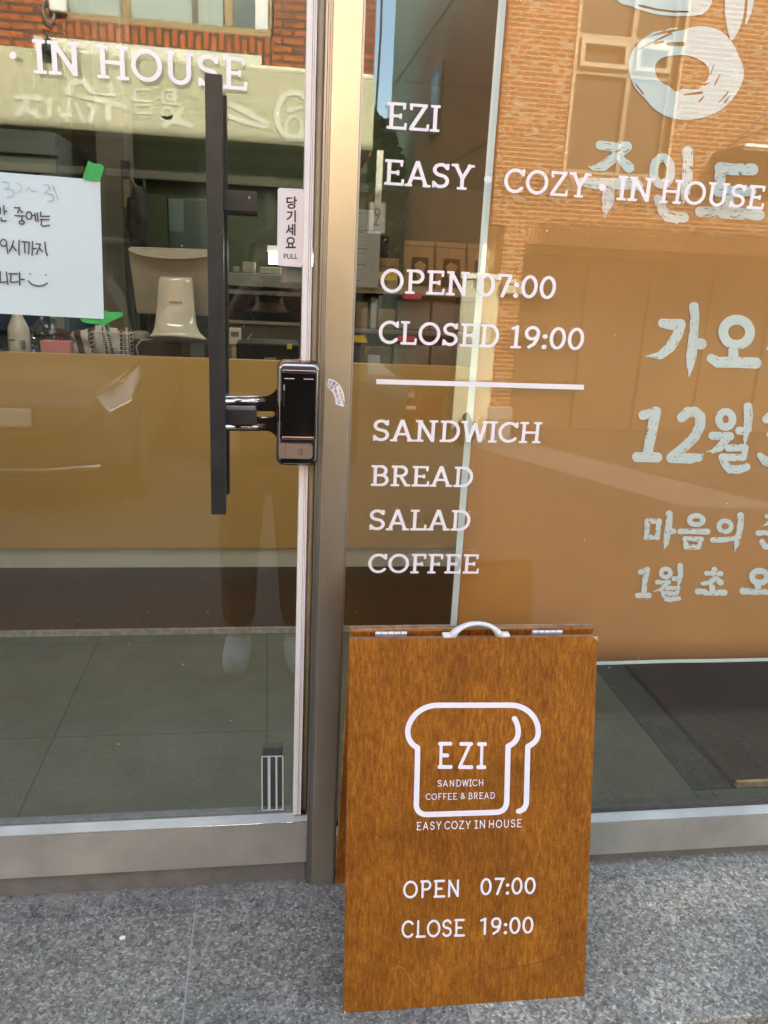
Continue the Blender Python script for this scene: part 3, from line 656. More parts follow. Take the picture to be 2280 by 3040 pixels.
# ================================================================== SHOP WINDOW
win = thing('shop_window', 'fixed shop window of clear glass with white menu lettering and steel sill', 'window', (1.2, 0, .02))
XR = 2.44
zs1 = at(2018, 2432, -.022)[2]; zs0 = at(2018, 2523, -.022)[2]
zg2 = zs1+.020
MB().quad((xe1-.003, 0, zg2-.006), (XR, 0, zg2-.006), (XR, 0, HZ), (xe1-.003, 0, HZ)).build('glass_pane', M['glass'], win)
MB().quad((xe1-.003, .016, zg2-.006), (XR, .016, zg2-.006), (XR, .016, HZ), (xe1-.003, .016, HZ)).build('glass_pane', M['glass2'], win)
sil = MB().prism([(xe1+.0005, -.022, zs0), (xe1+.0005, -.022, zs1), (xe1+.0005, -.0205, zs1+.003), (xe1+.0005, -.002, zs1+.013), (xe1+.0005, .03, zs1+.013), (xe1+.0005, .03, zs0)], (XR-xe1, 0, 0)).build('window_sill', M['rail'], win)
MB().box(xe1+.001, XR, -.0226, -.0203, zs1+.0004, zs1+.0024, .0005).build('edge_line', M['chrome'], sil)
MB().box(xe1+.001, XR, -.0015, .018, zs1+.0135, zg2+.004).build('glazing_bead', plain('dark_glazing_bead', (.075, .07, .068), .6, 0, .2, 60), win)
MB().box(XL, XR, -.02, .05, HZ+.002, 2.498).box(XR+.002, XR+.01, -.02, .05, -.0, HZ).box(-1.748, -1.72, -.02, .05, 0, HZ).build('head_frame', M['rail'], win)
MB().box(xe1+.001, XR, -.005, .06, -.02, zs0-.001).build('base_strip', M['concrete'], win)
MB().quad((-1.72, .003, 0.03), (XL-.004, .003, .03), (XL-.004, .003, HZ), (-1.72, .003, HZ)).build('glass_pane', M['glass'], win)
def line(parts, name='lettering'):
    ms = []
    for t_, xa, ya, xb, yb, yt in parts:
        p0 = at(xa, ya, YL); p1 = at(xb, yb, YL); h = at(xa+6, yt, YL)[2]-p0[2]
        ms.append(word_mesh(t_, p0, p1, h, up))
    return ms
bl = lambda x: 548+(x-1140)*(622-548)/1120.
dot = SDF(); dots = []
for x, y in ((1447.8, 532), (1788, 556.5)): d = SDF(); d.cap(x, y, 10.5, x+.1, y, 10.5); dots.append(d.mesh('d', 1.0, lambda u, v: at(u, v, YL)))
bo = lambda x: 868.5+(x-1129)*(889-868.5)/518.
bc = lambda x: 1020.5+(x-1123)*(1040.5-1020.5)/606.
join_words('lettering', line([('EZI', 1147, 382, 1304, 392.5, 302)]), M['vinyl'], win)
join_words('lettering', line([('EASY', 1140, bl(1140), 1404.5, bl(1404), 472), ('COZY', 1494, bl(1494), 1748, bl(1748), bl(1494)-74), ('IN', 1829, bl(1829), 1935, bl(1935), bl(1829)-72.5), ('HOUSE', 1956, bl(1956), 2266, bl(2266), bl(1956)-72)])+dots, M['vinyl'], win)
join_words('lettering', line([('OPEN', 1128, bo(1128), 1390, bo(1390), 796), ('07:00', 1417, bo(1417), 1647, bo(1647), bo(1417)-70)]), M['vinyl'], win)
join_words('lettering', line([('CLOSED', 1123, bc(1123), 1479, bc(1479), 950.5), ('19:00', 1512, bc(1512), 1730, bc(1730), bc(1512)-68)]), M['vinyl'], win)
q = [at(x, y, YL) for x, y in ((1117, 1139.9), (1733.5, 1157.2), (1734, 1142.2), (1117.2, 1125.5))]
MB().quad(*q).build('divider_line', M['vinyl'], win)
join_words('lettering', line([('SANDWICH', 1107, 1309.5, 1604, 1316, 1245)]), M['vinyl'], win)
join_words('lettering', line([('BREAD', 1100.5, 1442.5, 1402, 1446.5, 1381)]), M['vinyl'], win)
join_words('lettering', line([('SALAD', 1096, 1574, 1394, 1575.5, 1512)]), M['vinyl'], win)
join_words('lettering', line([('COFFEE', 1092, 1701.5, 1421, 1703, 1643)]), M['vinyl'], win)

# ================================================================== BANNER hung behind the window
YB = .026
xb0 = at(1346-9, 1867, YB)[0]; zb0 = at(2020, 1969, YB)[2]; zbt = 2.30
ban = thing('paper_banner', 'large brown paper banner with pale brush lettering hung behind the window', 'banner', (xb0+.6, YB, zb0))
nx_, nz_ = 24, 30; Pg = []
XBR = 1.75
bn = lambda x, z: YB+.0016*math.sin(x*7+z*3)*math.sin(z*5.1-x)+.0008*math.sin(x*23)*math.sin(z*3)
for i in range(nz_+1):
    z = zb0+(zbt-zb0)*i/nz_; Pg.append([(xb0+(XBR-xb0)*j/nx_, bn(xb0+(XBR-xb0)*j/nx_, z)+.003, z) for j in range(nx_+1)])
sheet = MB().grid(Pg).build('sheet', M['banner'], ban, smooth=True)
md = sheet.modifiers.new('thickness', 'SOLIDIFY'); md.thickness = .0006; md.offset = 1
def strip(x0, x1, z0, z1, n=40, vertical=True):
    P_ = []
    for i in range(n+1):
        if vertical: z = z0+(z1-z0)*i/n; P_.append([(x, bn(x, z)+.0014, z) for x in (x0, x1)])
        else: x = x0+(x1-x0)*i/n; P_.append([(x, bn(x, z)+.0014, z) for z in (z0, z1)])
    return P_
xm = at(1346+9, 1867, YB)[0]; zm1 = at(2020, 1959.5, YB)[2]
MB().grid(strip(xb0-.0005, xm, zb0, zbt)).build('white_margin', M['print'], ban)
MB().grid(strip(xm+.0004, XBR, zb0-.0005, zm1, 40, False)).build('white_margin', M['print'], ban)
def fb(x, y): p = at(x, y, YB); return (p[0], bn(p[0], p[2])+.0008, p[2])
rnd = random.Random(3)
def brush(name, ox, oy, sc_, strokes=(), rings=(), polys=(), pcuts=(), cuts=(), streak=1.0, step=None):
    s = SDF()
    for st_ in strokes: s.path(st_, streak, rnd)
    for cx_, cy_, rx, ry, r in rings:
        s.ell(cx_, cy_, rx, ry, 0, 360, r)
        for _ in range(5):
            a0 = rnd.uniform(0, 360); k = rnd.choice((-1, 1))*rnd.uniform(.55, .95)*r; s.ell(cx_, cy_, rx+k, ry+k, a0, a0+rnd.uniform(12, 32), rnd.uniform(1.5, 3.6), 6, True)
    for P_ in polys: s.poly.append(P_)
    for P_ in pcuts: s.pcut.append(P_)
    for c_ in cuts: s.cap(*c_, cut=True)
    return s.mesh(name, step or 1.9*sc_/1.0, lambda u, v: fb(ox+u/sc_, oy+v/sc_), 0, 2.4)
def ban_text(*ms): return join_words('lettering', ms, M['print'], ban)
# big ring and leaves at the top
outer = [(283, 650), (300, 560), (330, 490), (380, 430), (440, 370), (560, 345), (700, 320), (850, 290), (940, 257), (1050, 257), (1150, 285), (1230, 330), (1290, 400), (1340, 480), (1380, 580), (1415, 660), (1420, 750), (1390, 850), (1330, 950), (1250, 1040), (1150, 1110), (1020, 1160), (880, 1183), (740, 1172), (620, 1130), (520, 1060), (440, 960), (360, 880), (310, 790)]
hole = [(545, 670), (560, 610), (620, 565), (720, 545), (860, 542), (960, 575), (1040, 620), (1080, 680), (1085, 740), (1040, 820), (990, 870), (940, 885), (830, 872), (800, 885), (790, 902), (740, 900), (720, 880), (690, 850), (630, 825), (570, 770), (550, 720)]
def smooth_poly(P_, it=2):
    for _ in range(it):
        Q = []
        for a_, b_ in zip(P_, P_[1:]+P_[:1]): Q += [(.75*a_[0]+.25*b_[0], .75*a_[1]+.25*b_[1]), (.25*a_[0]+.75*b_[0], .25*a_[1]+.75*b_[1])]
        P_ = Q
    return P_
ban_text(brush('b', 1780, 0, 3.318, polys=[smooth_poly(outer)], pcuts=[smooth_poly(hole)], cuts=[(545, 425, 14, 625, 410, 12), (675, 432, 16, 820, 436, 22), (355, 828, 6, 428, 924, 9), (835, 935, 7, 1008, 912, 14), (982, 1000, 9, 1026, 950, 7), (1176, 1010, 5, 1260, 914, 9), (1230, 1010, 10, 1274, 952, 6), (1134, 835, 8, 1186, 730, 6), (1092, 735, 5, 1120, 650, 6), (1030, 838, 10, 1080, 812, 4), (380, 490, 3, 700, 330, 12)], step=5),
         brush('b', 1780, 0, 3.318, strokes=[[(448, 372, 3), (540, 325, 11), (622, 303, 3)], [(652, 300, 3), (700, 286, 10), (762, 278, 6)]], polys=[smooth_poly([(1238, -80), (1230, 130), (1258, 280), (1280, 380), (1296, 410), (1340, 360), (1400, 230), (1424, 100), (1432, -80)]), smooth_poly([(1462, -80), (1447, 150), (1425, 262), (1470, 190), (1508, 80), (1530, -80)]), smooth_poly([(120, -80), (200, 40), (300, 55), (400, 100), (560, 145), (720, 160), (980, 158), (1060, 110), (1110, 30), (1120, -80)])], cuts=[(388, 55, 12, 560, 96, 12), (560, 96, 12, 720, 115, 11), (720, 115, 11, 872, 116, 9)], step=5, streak=0))
ban_text(brush('b', 1720, 380, 2.9625, strokes=[[(185, 150, 40), (300, 165, 42), (420, 162, 44)], [(430, 170, 34), (320, 250, 42), (210, 335, 44), (130, 352, 22), (78, 332, 3)], [(320, 240, 38), (400, 310, 43), (440, 350, 46)], [(20, 470, 36), (150, 490, 50), (350, 490, 50), (520, 503, 44)], [(262, 530, 50), (255, 620, 56), (240, 700, 42), (228, 800, 3)], [(955, 205, 46), (955, 330, 46), (950, 450, 45), (935, 560, 40), (910, 685, 3)], [(695, 625, 40), (730, 720, 42), (780, 775, 50), (860, 790, 52), (920, 787, 46)], [(1240, 352, 52), (1350, 365, 52), (1520, 365, 52)], [(1240, 370, 46), (1235, 450, 48), (1220, 560, 44)], [(1215, 568, 36), (1350, 560, 50), (1520, 560, 38)], [(1308, 600, 46), (1310, 690, 50)], [(1065, 735, 46), (1300, 745, 52), (1582, 765, 48)]], rings=[(732, 378, 76, 120, 38)], streak=2.2))
ban_text(brush('b', 1880, 860, 3.815, strokes=[[(335, 380, 52), (440, 395, 62), (535, 393, 62)], [(540, 400, 55), (500, 520, 58), (420, 650, 58), (310, 745, 46), (140, 757, 4)], [(690, 195, 56), (700, 300, 50), (690, 450, 50), (675, 600, 55), (660, 750, 60), (645, 870, 40), (632, 985, 4)], [(700, 612, 60), (770, 615, 64)], [(1140, 640, 58), (1140, 760, 58)], [(885, 780, 52), (960, 822, 62), (1180, 824, 62), (1395, 832, 64)]], rings=[(1175, 483, 154, 143, 56)], streak=1.3),
         brush('b', 1880, 860, 3.815, strokes=[[(1524, 670, 12), (1590, 670, 40)]], streak=0))
ban_text(brush('b', 1880, 860, 3.815, strokes=[[(110, 1422, 54), (265, 1372, 48)], [(252, 1385, 62), (220, 1560, 60), (180, 1750, 58), (170, 1830, 58)], [(40, 1895, 56), (270, 1898, 58)], [(548, 1448, 54), (620, 1385, 58), (700, 1382, 58), (760, 1440, 60), (760, 1540, 58), (700, 1660, 58), (590, 1770, 55), (470, 1860, 50), (440, 1890, 55)], [(430, 1905, 58), (650, 1912, 60), (740, 1905, 48), (800, 1856, 4)],
   [(900, 1655, 46), (1100, 1660, 48)], [(1060, 1690, 45), (980, 1790, 45), (900, 1832, 24), (828, 1838, 4)], [(1305, 1328, 50), (1310, 1450, 50), (1300, 1580, 48), (1275, 1700, 25), (1265, 1762, 5)], [(1205, 1600, 46), (1280, 1600, 40)], [(1080, 1795, 40), (1268, 1790, 42)], [(1268, 1790, 42), (1252, 1900, 38)], [(1010, 1900, 44), (1238, 1903, 40)], [(1012, 1900, 46), (1052, 1990, 45), (1100, 2036, 50), (1200, 2038, 48), (1286, 2008, 44)],
   [(1510, 1470, 46), (1580, 1425, 55), (1640, 1430, 55)], [(1560, 1640, 44), (1640, 1640, 44)], [(1440, 1880, 34), (1500, 1940, 52), (1620, 1975, 54)]], rings=[(1050, 1470, 80, 86, 43)], streak=1.6))
ban_text(brush('b', 1860, 1480, 3.95, strokes=[[(245, 265, 32), (385, 265, 32)], [(245, 265, 34), (238, 380, 31), (230, 455, 30)], [(385, 268, 31), (374, 360, 33), (365, 455, 30)], [(230, 457, 32), (365, 457, 32)], [(500, 182, 42), (500, 300, 40), (480, 420, 40), (465, 520, 36), (440, 610, 3)], [(510, 385, 36), (556, 385, 33)], [(632, 388, 33), (800, 388, 32), (950, 390, 36)], [(690, 475, 30), (882, 478, 30)], [(690, 475, 32), (702, 570, 29)], [(880, 480, 28), (845, 570, 30)], [(702, 572, 29), (845, 572, 30)], [(1015, 488, 33), (1150, 485, 32), (1262, 465, 28)], [(1338, 202, 41), (1335, 320, 38), (1310, 450, 36), (1290, 540, 30), (1270, 622, 3)],
   [(1648, 212, 26), (1720, 210, 30)], [(1672, 285, 26), (1590, 325, 8)], [(1545, 405, 33), (1740, 405, 34)], [(1590, 505, 32), (1622, 560, 36), (1740, 580, 32)]], rings=[(820, 255, 80, 54, 30), (1157, 327, 72, 64, 28)], streak=1.8))
ban_text(brush('b', 1860, 1480, 3.95, strokes=[[(165, 865, 31), (250, 832, 29)], [(243, 845, 34), (220, 960, 33), (208, 1110, 32)], [(135, 1140, 33), (266, 1140, 33)], [(365, 985, 28), (500, 985, 29)], [(470, 1005, 28), (410, 1070, 24), (322, 1095, 4)], [(635, 792, 34), (635, 900, 34), (620, 980, 26), (610, 1032, 8)], [(560, 943, 29), (610, 945, 24)], [(475, 1055, 26), (610, 1052, 28)], [(610, 1055, 28), (600, 1112, 24)], [(440, 1117, 28), (590, 1117, 26)], [(438, 1118, 30), (470, 1180, 31), (530, 1190, 33), (618, 1178, 29)],
   [(1032, 835, 35), (1032, 862, 30)], [(942, 880, 29), (1104, 882, 33)], [(1090, 892, 28), (980, 985, 33), (900, 1002, 22), (856, 990, 3)], [(1040, 932, 28), (1106, 985, 36)], [(1005, 1045, 37), (1005, 1080, 34)], [(845, 1095, 39), (1000, 1108, 34), (1150, 1105, 37)], [(1540, 1030, 38), (1540, 1070, 36)], [(1368, 1085, 42), (1500, 1096, 35), (1720, 1100, 35)]], rings=[(465, 875, 56, 48, 27), (1560, 918, 90, 70, 36)], streak=1.8))

# ================================================================== NOTICE taped to the door
YN = -.0022
tl = at(297, 534.3, YN); br = at(308.6, 947, YN); bl_ = at(0, 931, YN); t0_ = at(0, 511, YN)
dv = (t0_-tl)/np.linalg.norm(t0_-tl); A4 = .30
dv2 = (bl_-br)/np.linalg.norm(bl_-br)
note = thing('paper_notice', 'white handwritten notice taped to the outside of the glass door', 'notice', tuple(tl))
Pn = []
for i in range(13):
    v = i/12; a_ = tl+(br-tl)*v; d_ = dv+(dv2-dv)*v; row = []
    for j in range(17):
        p = a_+d_*A4*j/16; row.append((p[0], p[1]-.0012*math.sin(v*3.1)*math.sin(j/16*6)-(.004*(max(0, v-.8)*5)**2 if j < 3 else 0)*.3, p[2]))
    Pn.append(row)
MB().grid(Pn).build('sheet', M['paper'], note, smooth=True)
H = [[(55, 455), (65, 585)], [(65, 540), (100, 540)], [(10, 490), (3, 575)], [(15, 640), (20, 685), (90, 680)], [(215, 485), (295, 487), (262, 560)], [(285, 518), (340, 555)], [(222, 603), (362, 608)], [(322, 612), (330, 672)], [(480, 600), (520, 600)], [(520, 570), (530, 682)], [(556, 560), (566, 690)], [(608, 550), (608, 618), (735, 612)], [(600, 660), (728, 665)], [(620, 680), (614, 738), (640, 763), (738, 748)],
     [(95, 1000), (104, 1090), (116, 1170)], [(202, 980), (175, 1070), (140, 1138)], [(183, 1050), (240, 1125)], [(285, 970), (280, 1110), (287, 1190)], [(325, 990), (365, 1000), (372, 1160)], [(340, 992), (435, 1002), (425, 1175)], [(485, 990), (480, 1195)], [(480, 1095), (540, 1095)], [(540, 1025), (605, 1030), (570, 1110), (543, 1182)], [(585, 1085), (630, 1140)], [(670, 1000), (680, 1130), (707, 1200)],
     [(5, 1440), (5, 1602), (98, 1590)], [(95, 1450), (116, 1630)], [(135, 1470), (262, 1472)], [(165, 1475), (158, 1585), (175, 1602), (270, 1588)], [(290, 1450), (294, 1640)], [(290, 1555), (360, 1555)], [(447, 1472), (450, 1474)], [(681, 1490), (684, 1492)], [(425, 1580), (465, 1622), (520, 1648), (590, 1655), (650, 1643), (705, 1610)]]
nm = lambda u, v: at(u/5.028, 520+v/5.028, YN-.0022)
hw = 11
for lo, hi, xlo, xhi in ((400, 800, 0, 999), (900, 1250, 0, 999), (1400, 1700, 0, 400), (1400, 1700, 400, 999)):     # a written line each, the smile apart
    hs = SDF()
    for L_ in H:
        if lo < L_[0][1] < hi and xlo <= L_[0][0] < xhi:
            for a_, b_ in zip(L_, L_[1:]): hs.cap(*a_, hw, *b_, hw)
    for cx_, cy_, rx, ry in ((325, 704, 38, 27), (432, 603, 42, 56), (52, 1010, 46, 50)):
        if lo < cy_ < hi: hs.ell(cx_, cy_, rx, ry, 0, 360, hw, 24)
    link('smile_drawing' if xlo else 'handwriting', hs.mesh('handwriting', 6, nm), M['marker'], note)
fs = SDF(); fw = 6
for L_ in ([(40, 338), (42, 344)], [(28, 96), (90, 100), (138, 130), (135, 180), (70, 206)], [(70, 206), (170, 212), (206, 265), (180, 318), (105, 330)], [(245, 122), (268, 132)], [(398, 222), (428, 185), (455, 215), (488, 247), (545, 235)], [(645, 150), (720, 146), (742, 200), (670, 263)], [(670, 263), (780, 288), (802, 350), (780, 385), (710, 390)], [(785, 150), (830, 260), (868, 372)]):
    for a_, b_ in zip(L_, L_[1:]): fs.cap(*a_, fw, *b_, fw)
fs.ell(275, 190, 42, 60, -70, 100, fw)
link('faded_handwriting', fs.mesh('faded_handwriting', 5, nm), M['faint'], note)
for k, P_ in enumerate(([(680, 95), (720, 118), (770, 120), (800, 140), (788, 190), (765, 252), (700, 250), (633, 238)], [(800, 1240), (835, 1260), (945, 1262), (946, 1290), (870, 1325), (790, 1368), (740, 1352), (690, 1350), (640, 1340), (613, 1315), (640, 1305), (800, 1312)])):
    s = SDF(); s.poly.append(P_)
    # tape laid on the glass, its inner edge over the paper
    ob = link('tape_strip', s.mesh('tape_strip', 6, lambda u, v: at(u/2.592, 440+v/2.592, -.0008 if k else -.0052)), M['tape'], note)
    ob['label'] = 'green tape tab at the upper corner' if k == 0 else 'torn green tape behind the lower corner'

# ================================================================== SANDWICH BOARD
BL = np.array([.1435, -.357, .0]); BR = np.array([.6085, -.363, .0]); U = (BR-BL); BW = np.linalg.norm(U); U /= BW
TLb = np.array(at(1040, 1897, -.2)); V = TLb-BL; V -= U*np.dot(V, U); BH = np.linalg.norm(V); V /= BH
Nn = np.cross(U, V); Nn /= np.linalg.norm(Nn)
if Nn[1] > 0: Nn = -Nn
TH = .015
def bp(u, v, w_=0): return BL+U*u+V*v+Nn*w_
bd = thing('sandwich_board', 'brown stained plywood sandwich board with white printed bread logo and opening hours', 'sandwich board', tuple(BL+U*BW/2))
def slab(name, org, Ux, Vx, Nx, W, Hh, T, m, parent, bev=.0015):
    sg = 1.0 if np.dot(np.cross(Ux, Nx), Vx) > 0 else -1.0      # keep the local frame right-handed
    Yx = Nx*sg; mb = MB(); mb.box(0, W, min(0, -T*sg), max(0, -T*sg), 0, Hh, bev)
    o = mb.build(name, m, None)
    mt = Matrix(((Ux[0], Yx[0], Vx[0], org[0]), (Ux[1], Yx[1], Vx[1], org[1]), (Ux[2], Yx[2], Vx[2], org[2]), (0, 0, 0, 1)))
    o.parent = parent; o.matrix_parent_inverse = Matrix.Translation(-parent.location); o.matrix_basis = mt
    return o
fpan = slab('front_panel', BL, U, V, Nn, BW, BH, TH, M['board'], bd)
# back panel: hinged at the top, its foot just short of the post
top_b = bp(0, BH)+np.array([.004, .036, .008]); foot = np.array([top_b[0]+.004, -.012, .0])
Vb = top_b-foot; BHb = np.linalg.norm(Vb); Vb /= BHb; Ub = U.copy(); Ub -= Vb*np.dot(Ub, Vb); Ub /= np.linalg.norm(Ub)
Nb = np.cross(Vb, Ub); Nb = Nb if Nb[1] > 0 else -Nb        # faces the shop
bpan = slab('back_panel', foot, Ub, Vb, Nb, BW-.004, BHb, TH, M['board'], bd)
bpy.context.view_layer.update()
def child_world(o, parent):                                 # keep the world place of a mesh built in world coordinates
    bpy.context.view_layer.update(); o.parent = parent; o.matrix_parent_inverse = parent.matrix_world.inverted()
for args, par in (((BL, U, V, Nn, BW, BH, TH), fpan), ((foot, Ub, Vb, Nb, BW-.004, BHb, TH), bpan)):
    org, Ux, Vx, Nx, W, Hh, T = args; mb = MB()
    for k in range(5):
        w0 = -.001-(T-.002)*k/5; w1 = -.001-(T-.002)*(k+.78)/5
        c_ = lambda u, v, w_: org+Ux*u+Vx*v+Nx*w_
        mb.prism([c_(.002, Hh+.0002, w0), c_(W-.002, Hh+.0002, w0), c_(W-.002, Hh+.0002, w1), c_(.002, Hh+.0002, w1)], tuple(Vx*(.0006+.0007*(k % 2))))
    child_world(mb.build('ply_edge', M['ply']), par)
# carry handle, hinges, feet
hy = Vector(bp(0, BH, -TH*.55))
def htop(u, up_, w_=-TH*.55): return Vector(bp(u, BH, w_))+Vector((0, 0, up_))
uc = (atp(1416, 1890, BL, Nn)-BL) @ U
hpts = []; hr = []
for k in range(25):
    t = -1+2*k/24; hpts.append(htop(uc+t*.044, .003+.023*max(0, 1-abs(t)**2.2)**.8)); 
ca = MB(); prev = None; hw_ = lambda t: .0085+.004*abs(t)**3
rings = []
for k, p in enumerate(hpts):
    t = -1+2*k/24; d = (hpts[min(k+1, 24)]-hpts[max(k-1, 0)]).normalized(); nn = Vector(Nn); upv = nn.cross(d).normalized(); th_ = .0042+.003*abs(t)**4
    rings.append([ca.bm.verts.new(p+nn*(hw_(t)*math.cos(a_))+upv*(th_*math.sin(a_))) for a_ in [2*math.pi*q_/14 for q_ in range(14)]])
for i in range(24):
    for q_ in range(14): ca.bm.faces.new((rings[i][q_], rings[i][(q_+1) % 14], rings[i+1][(q_+1) % 14], rings[i+1][q_]))
ca.bm.faces.new(list(reversed(rings[0]))); ca.bm.faces.new(rings[-1])
for s_ in (-1, 1):
    c0 = htop(uc+s_*.050, .0035); ca.box(-.013, .013, -.0085, .0085, -.0035, .0035, .003, Matrix.Translation(c0))
carry = ca.build('carry_handle', M['white'], bd, smooth=True)
for ua in ((atp(1166, 1884, BL, Nn)-BL) @ U, (atp(1635, 1888, BL, Nn)-BL) @ U):
    mb = MB(); c0 = Vector(bp(ua, BH, -TH-.007))+Vector((0, 0, .0045))
    for k in range(5): mb.tube([c0+Vector(U)*(-.029+.0118*k), c0+Vector(U)*(-.029+.0118*k+.0108)], .0042, 12)
    mb.box(-.029, .029, -.016, .016, -.0052, -.0040, 0, Matrix.Translation(c0))
    mb.build('hinge', plain('zinc_hinge', (.62, .62, .64), .35, .7, .1, 40), bd, angle=40)
for u_ in (.07, .36): MB().box(-.006, .006, -.005, .004, -.0035, .004, .001, Matrix.Translation(Vector(bp(u_, .0, -TH/2))+Vector((0, 0, .0036)))).build('foot_pad', M['white'], bd)
# print on the board: crop (1180,2060) scale 3.6065
PW = .0006
lm = lambda u, v: atp(1180+u/3.6065, 2060+v/3.6065, BL+Nn*PW, Nn)
lg = SDF(); r = 29
def pth(*P_):
    for a_, b_ in zip(P_, P_[1:]): lg.cap(*a_, r, *b_, r)
def bez(P_, n=10):
    out = []
    for k in range(n+1):
        t = k/n; a_ = [(1-t)**3, 3*t*(1-t)**2, 3*t*t*(1-t), t**3]; out.append((sum(q_*p[0] for q_, p in zip(a_, P_)), sum(q_*p[1] for q_, p in zip(a_, P_))))
    return out
pth(*bez([(215, 575), (110, 530), (80, 400), (140, 295)]), *bez([(140, 295), (200, 170), (330, 122), (430, 122)]), (1215, 120), *bez([(1215, 120), (1340, 120), (1500, 210), (1508, 400)]), *bez([(1508, 400), (1510, 480), (1470, 530), (1396, 562)]), *bez([(1396, 562), (1388, 800), (1384, 1000), (1380, 1160)], 4), *bez([(1380, 1160), (1375, 1220), (1340, 1250), (1296, 1256)]))
pth(*bez([(215, 575), (215, 800), (205, 1000), (202, 1190)], 4), *bez([(202, 1190), (205, 1260), (250, 1292), (320, 1292)]), (1060, 1268), *bez([(1060, 1268), (1130, 1262), (1168, 1220), (1170, 1150)]), (1184, 560))
pth((1184, 560), *bez([(1184, 560), (1260, 530), (1300, 470), (1292, 390)]), *bez([(1292, 390), (1290, 340), (1270, 290), (1252, 265)]))
logo = link('bread_logo', lg.mesh('bread_logo', 11, lm), M['vinyl'], None); child_world(logo, fpan)
def bword(txt, x0, y0, x1, y1, yt, wt, track=.0, slab_=False, step=.028, ox=1180, oy=2060, sc_=3.6065):
    f = lambda u, v: np.array(atp(ox+u/sc_, oy+v/sc_, BL+Nn*PW, Nn)); p0, p1 = f(x0, y0), f(x1, y1); h = np.dot(f(x0, yt)-p0, V)
    return word_mesh(txt, p0, p1, h, V, wt, slab_, track, step)
o_ = join_words('lettering', [bword('EZI', 428, 803, 950, 806, 512, .145, .22)], M['vinyl'], None); child_world(o_, fpan)
o_ = join_words('lettering', [bword('SANDWICH', 430, 996, 918, 987, 922, .115, .05)], M['vinyl'], None); child_world(o_, fpan)
o_ = join_words('lettering', [bword('COFFEE', 302, 1137, 640, 1132, 1066, .115, .04), bword('&', 676, 1127, 722, 1125, 1060, .125), bword('BREAD', 758, 1129, 1042, 1122, 1058, .115, .04)], M['vinyl'], None); child_world(o_, fpan)
o_ = join_words('lettering', [bword('EASY', 203, 1461, 468, 1453, 1371, .12, .08), bword('COZY', 502, 1452, 782, 1445, 1362, .12, .08), bword('IN', 822, 1444, 937, 1440, 1354, .12, .12), bword('HOUSE', 978, 1438, 1332, 1428, 1349, .12, .07)], M['vinyl'], None); child_world(o_, fpan)
def bsans(txt, x0, y0, x1, y1, h): return bword(txt, x0, y0, x1, y1, y0-h, .135, .03, False, .026, 960, 2100, 1.2568)
for t_, q_ in (('OPEN', (297, 714, 505, 708, 67)), ('07:00', (585, 702, 791, 697, 65)), ('CLOSE', (291, 862, 528, 855, 67)), ('19:00', (583, 850, 783, 844, 65))):
    o_ = join_words('lettering', [bsans(t_, *q_)], M['vinyl'], None); child_world(o_, fpan)
# chipped corner and a scuff or two
chip = plain('fresh_wood_chip', (.62, .47, .27), .8, 0, .2, 60)
c_ = lambda u, v, w_=.0004: BL+U*u+V*v+Nn*w_
o_ = MB().prism([c_(BW-.012, BH-.0005), c_(BW-.0005, BH-.0005), c_(BW-.0005, BH-.010), c_(BW-.0035, BH-.006)], tuple(-Nn*.003)).build('chipped_corner', chip); child_world(o_, fpan)
o_ = MB().prism([c_(.0005, .0005), c_(.006, .0008), c_(.0025, .004), c_(.0005, .010)], tuple(-Nn*.003)).build('chipped_corner', chip); child_world(o_, fpan)
o_ = MB().tube([c_(.088, .078), c_(.100, .085), c_(.112, .079), c_(.122, .060), c_(.134, .044)], .0005, 5).build('scratch', plain('pale_scratch', (.42, .22, .06), .6)); child_world(o_, fpan)
o_ = MB().tube([c_(.27, .062), c_(.36, .072), c_(.43, .088)], .0004, 5).build('scratch', plain('dark_scratch', (.12, .045, .01), .6)); child_world(o_, fpan)

# white pebble on the granite
pb = MB(); bmesh.ops.create_icosphere(pb.bm, subdivisions=2, radius=.006)
pc = atz(364, 2784, .004)
for v_ in pb.bm.verts: v_.co = Vector((v_.co.x*1.1, v_.co.y*.85, v_.co.z*.6))*(1+.12*math.sin(v_.co.x*900+v_.co.y*700))+Vector(pc)
setp(pb.build('pebble', M['white'], smooth=True), 'tiny white pebble lying on the grey granite step', 'pebble')
# loose grit and sand along the foot of the shop front
gt = MB(); rg_ = random.Random(31)
for k in range(150):
    x = rg_.uniform(-.7, 1.3); y = -.008-abs(rg_.gauss(0, .05)) if k % 3 else rg_.uniform(-.42, -.02); r_ = rg_.uniform(.0006, .0019)
    Mx = Matrix.Translation((x, y, r_*.6)) @ Matrix.Rotation(rg_.uniform(0, 3), 4, 'Z')
    gt.box(-r_, r_, -r_*.7, r_*.7, -r_*.6, r_*.6, 0, Mx)
setp(gt.build('grit', plain('grit_sand', (.30, .26, .20), .9, 0, .3, 200)), 'loose pale grit scattered on the granite along the shop front', 'grit', kind='stuff')
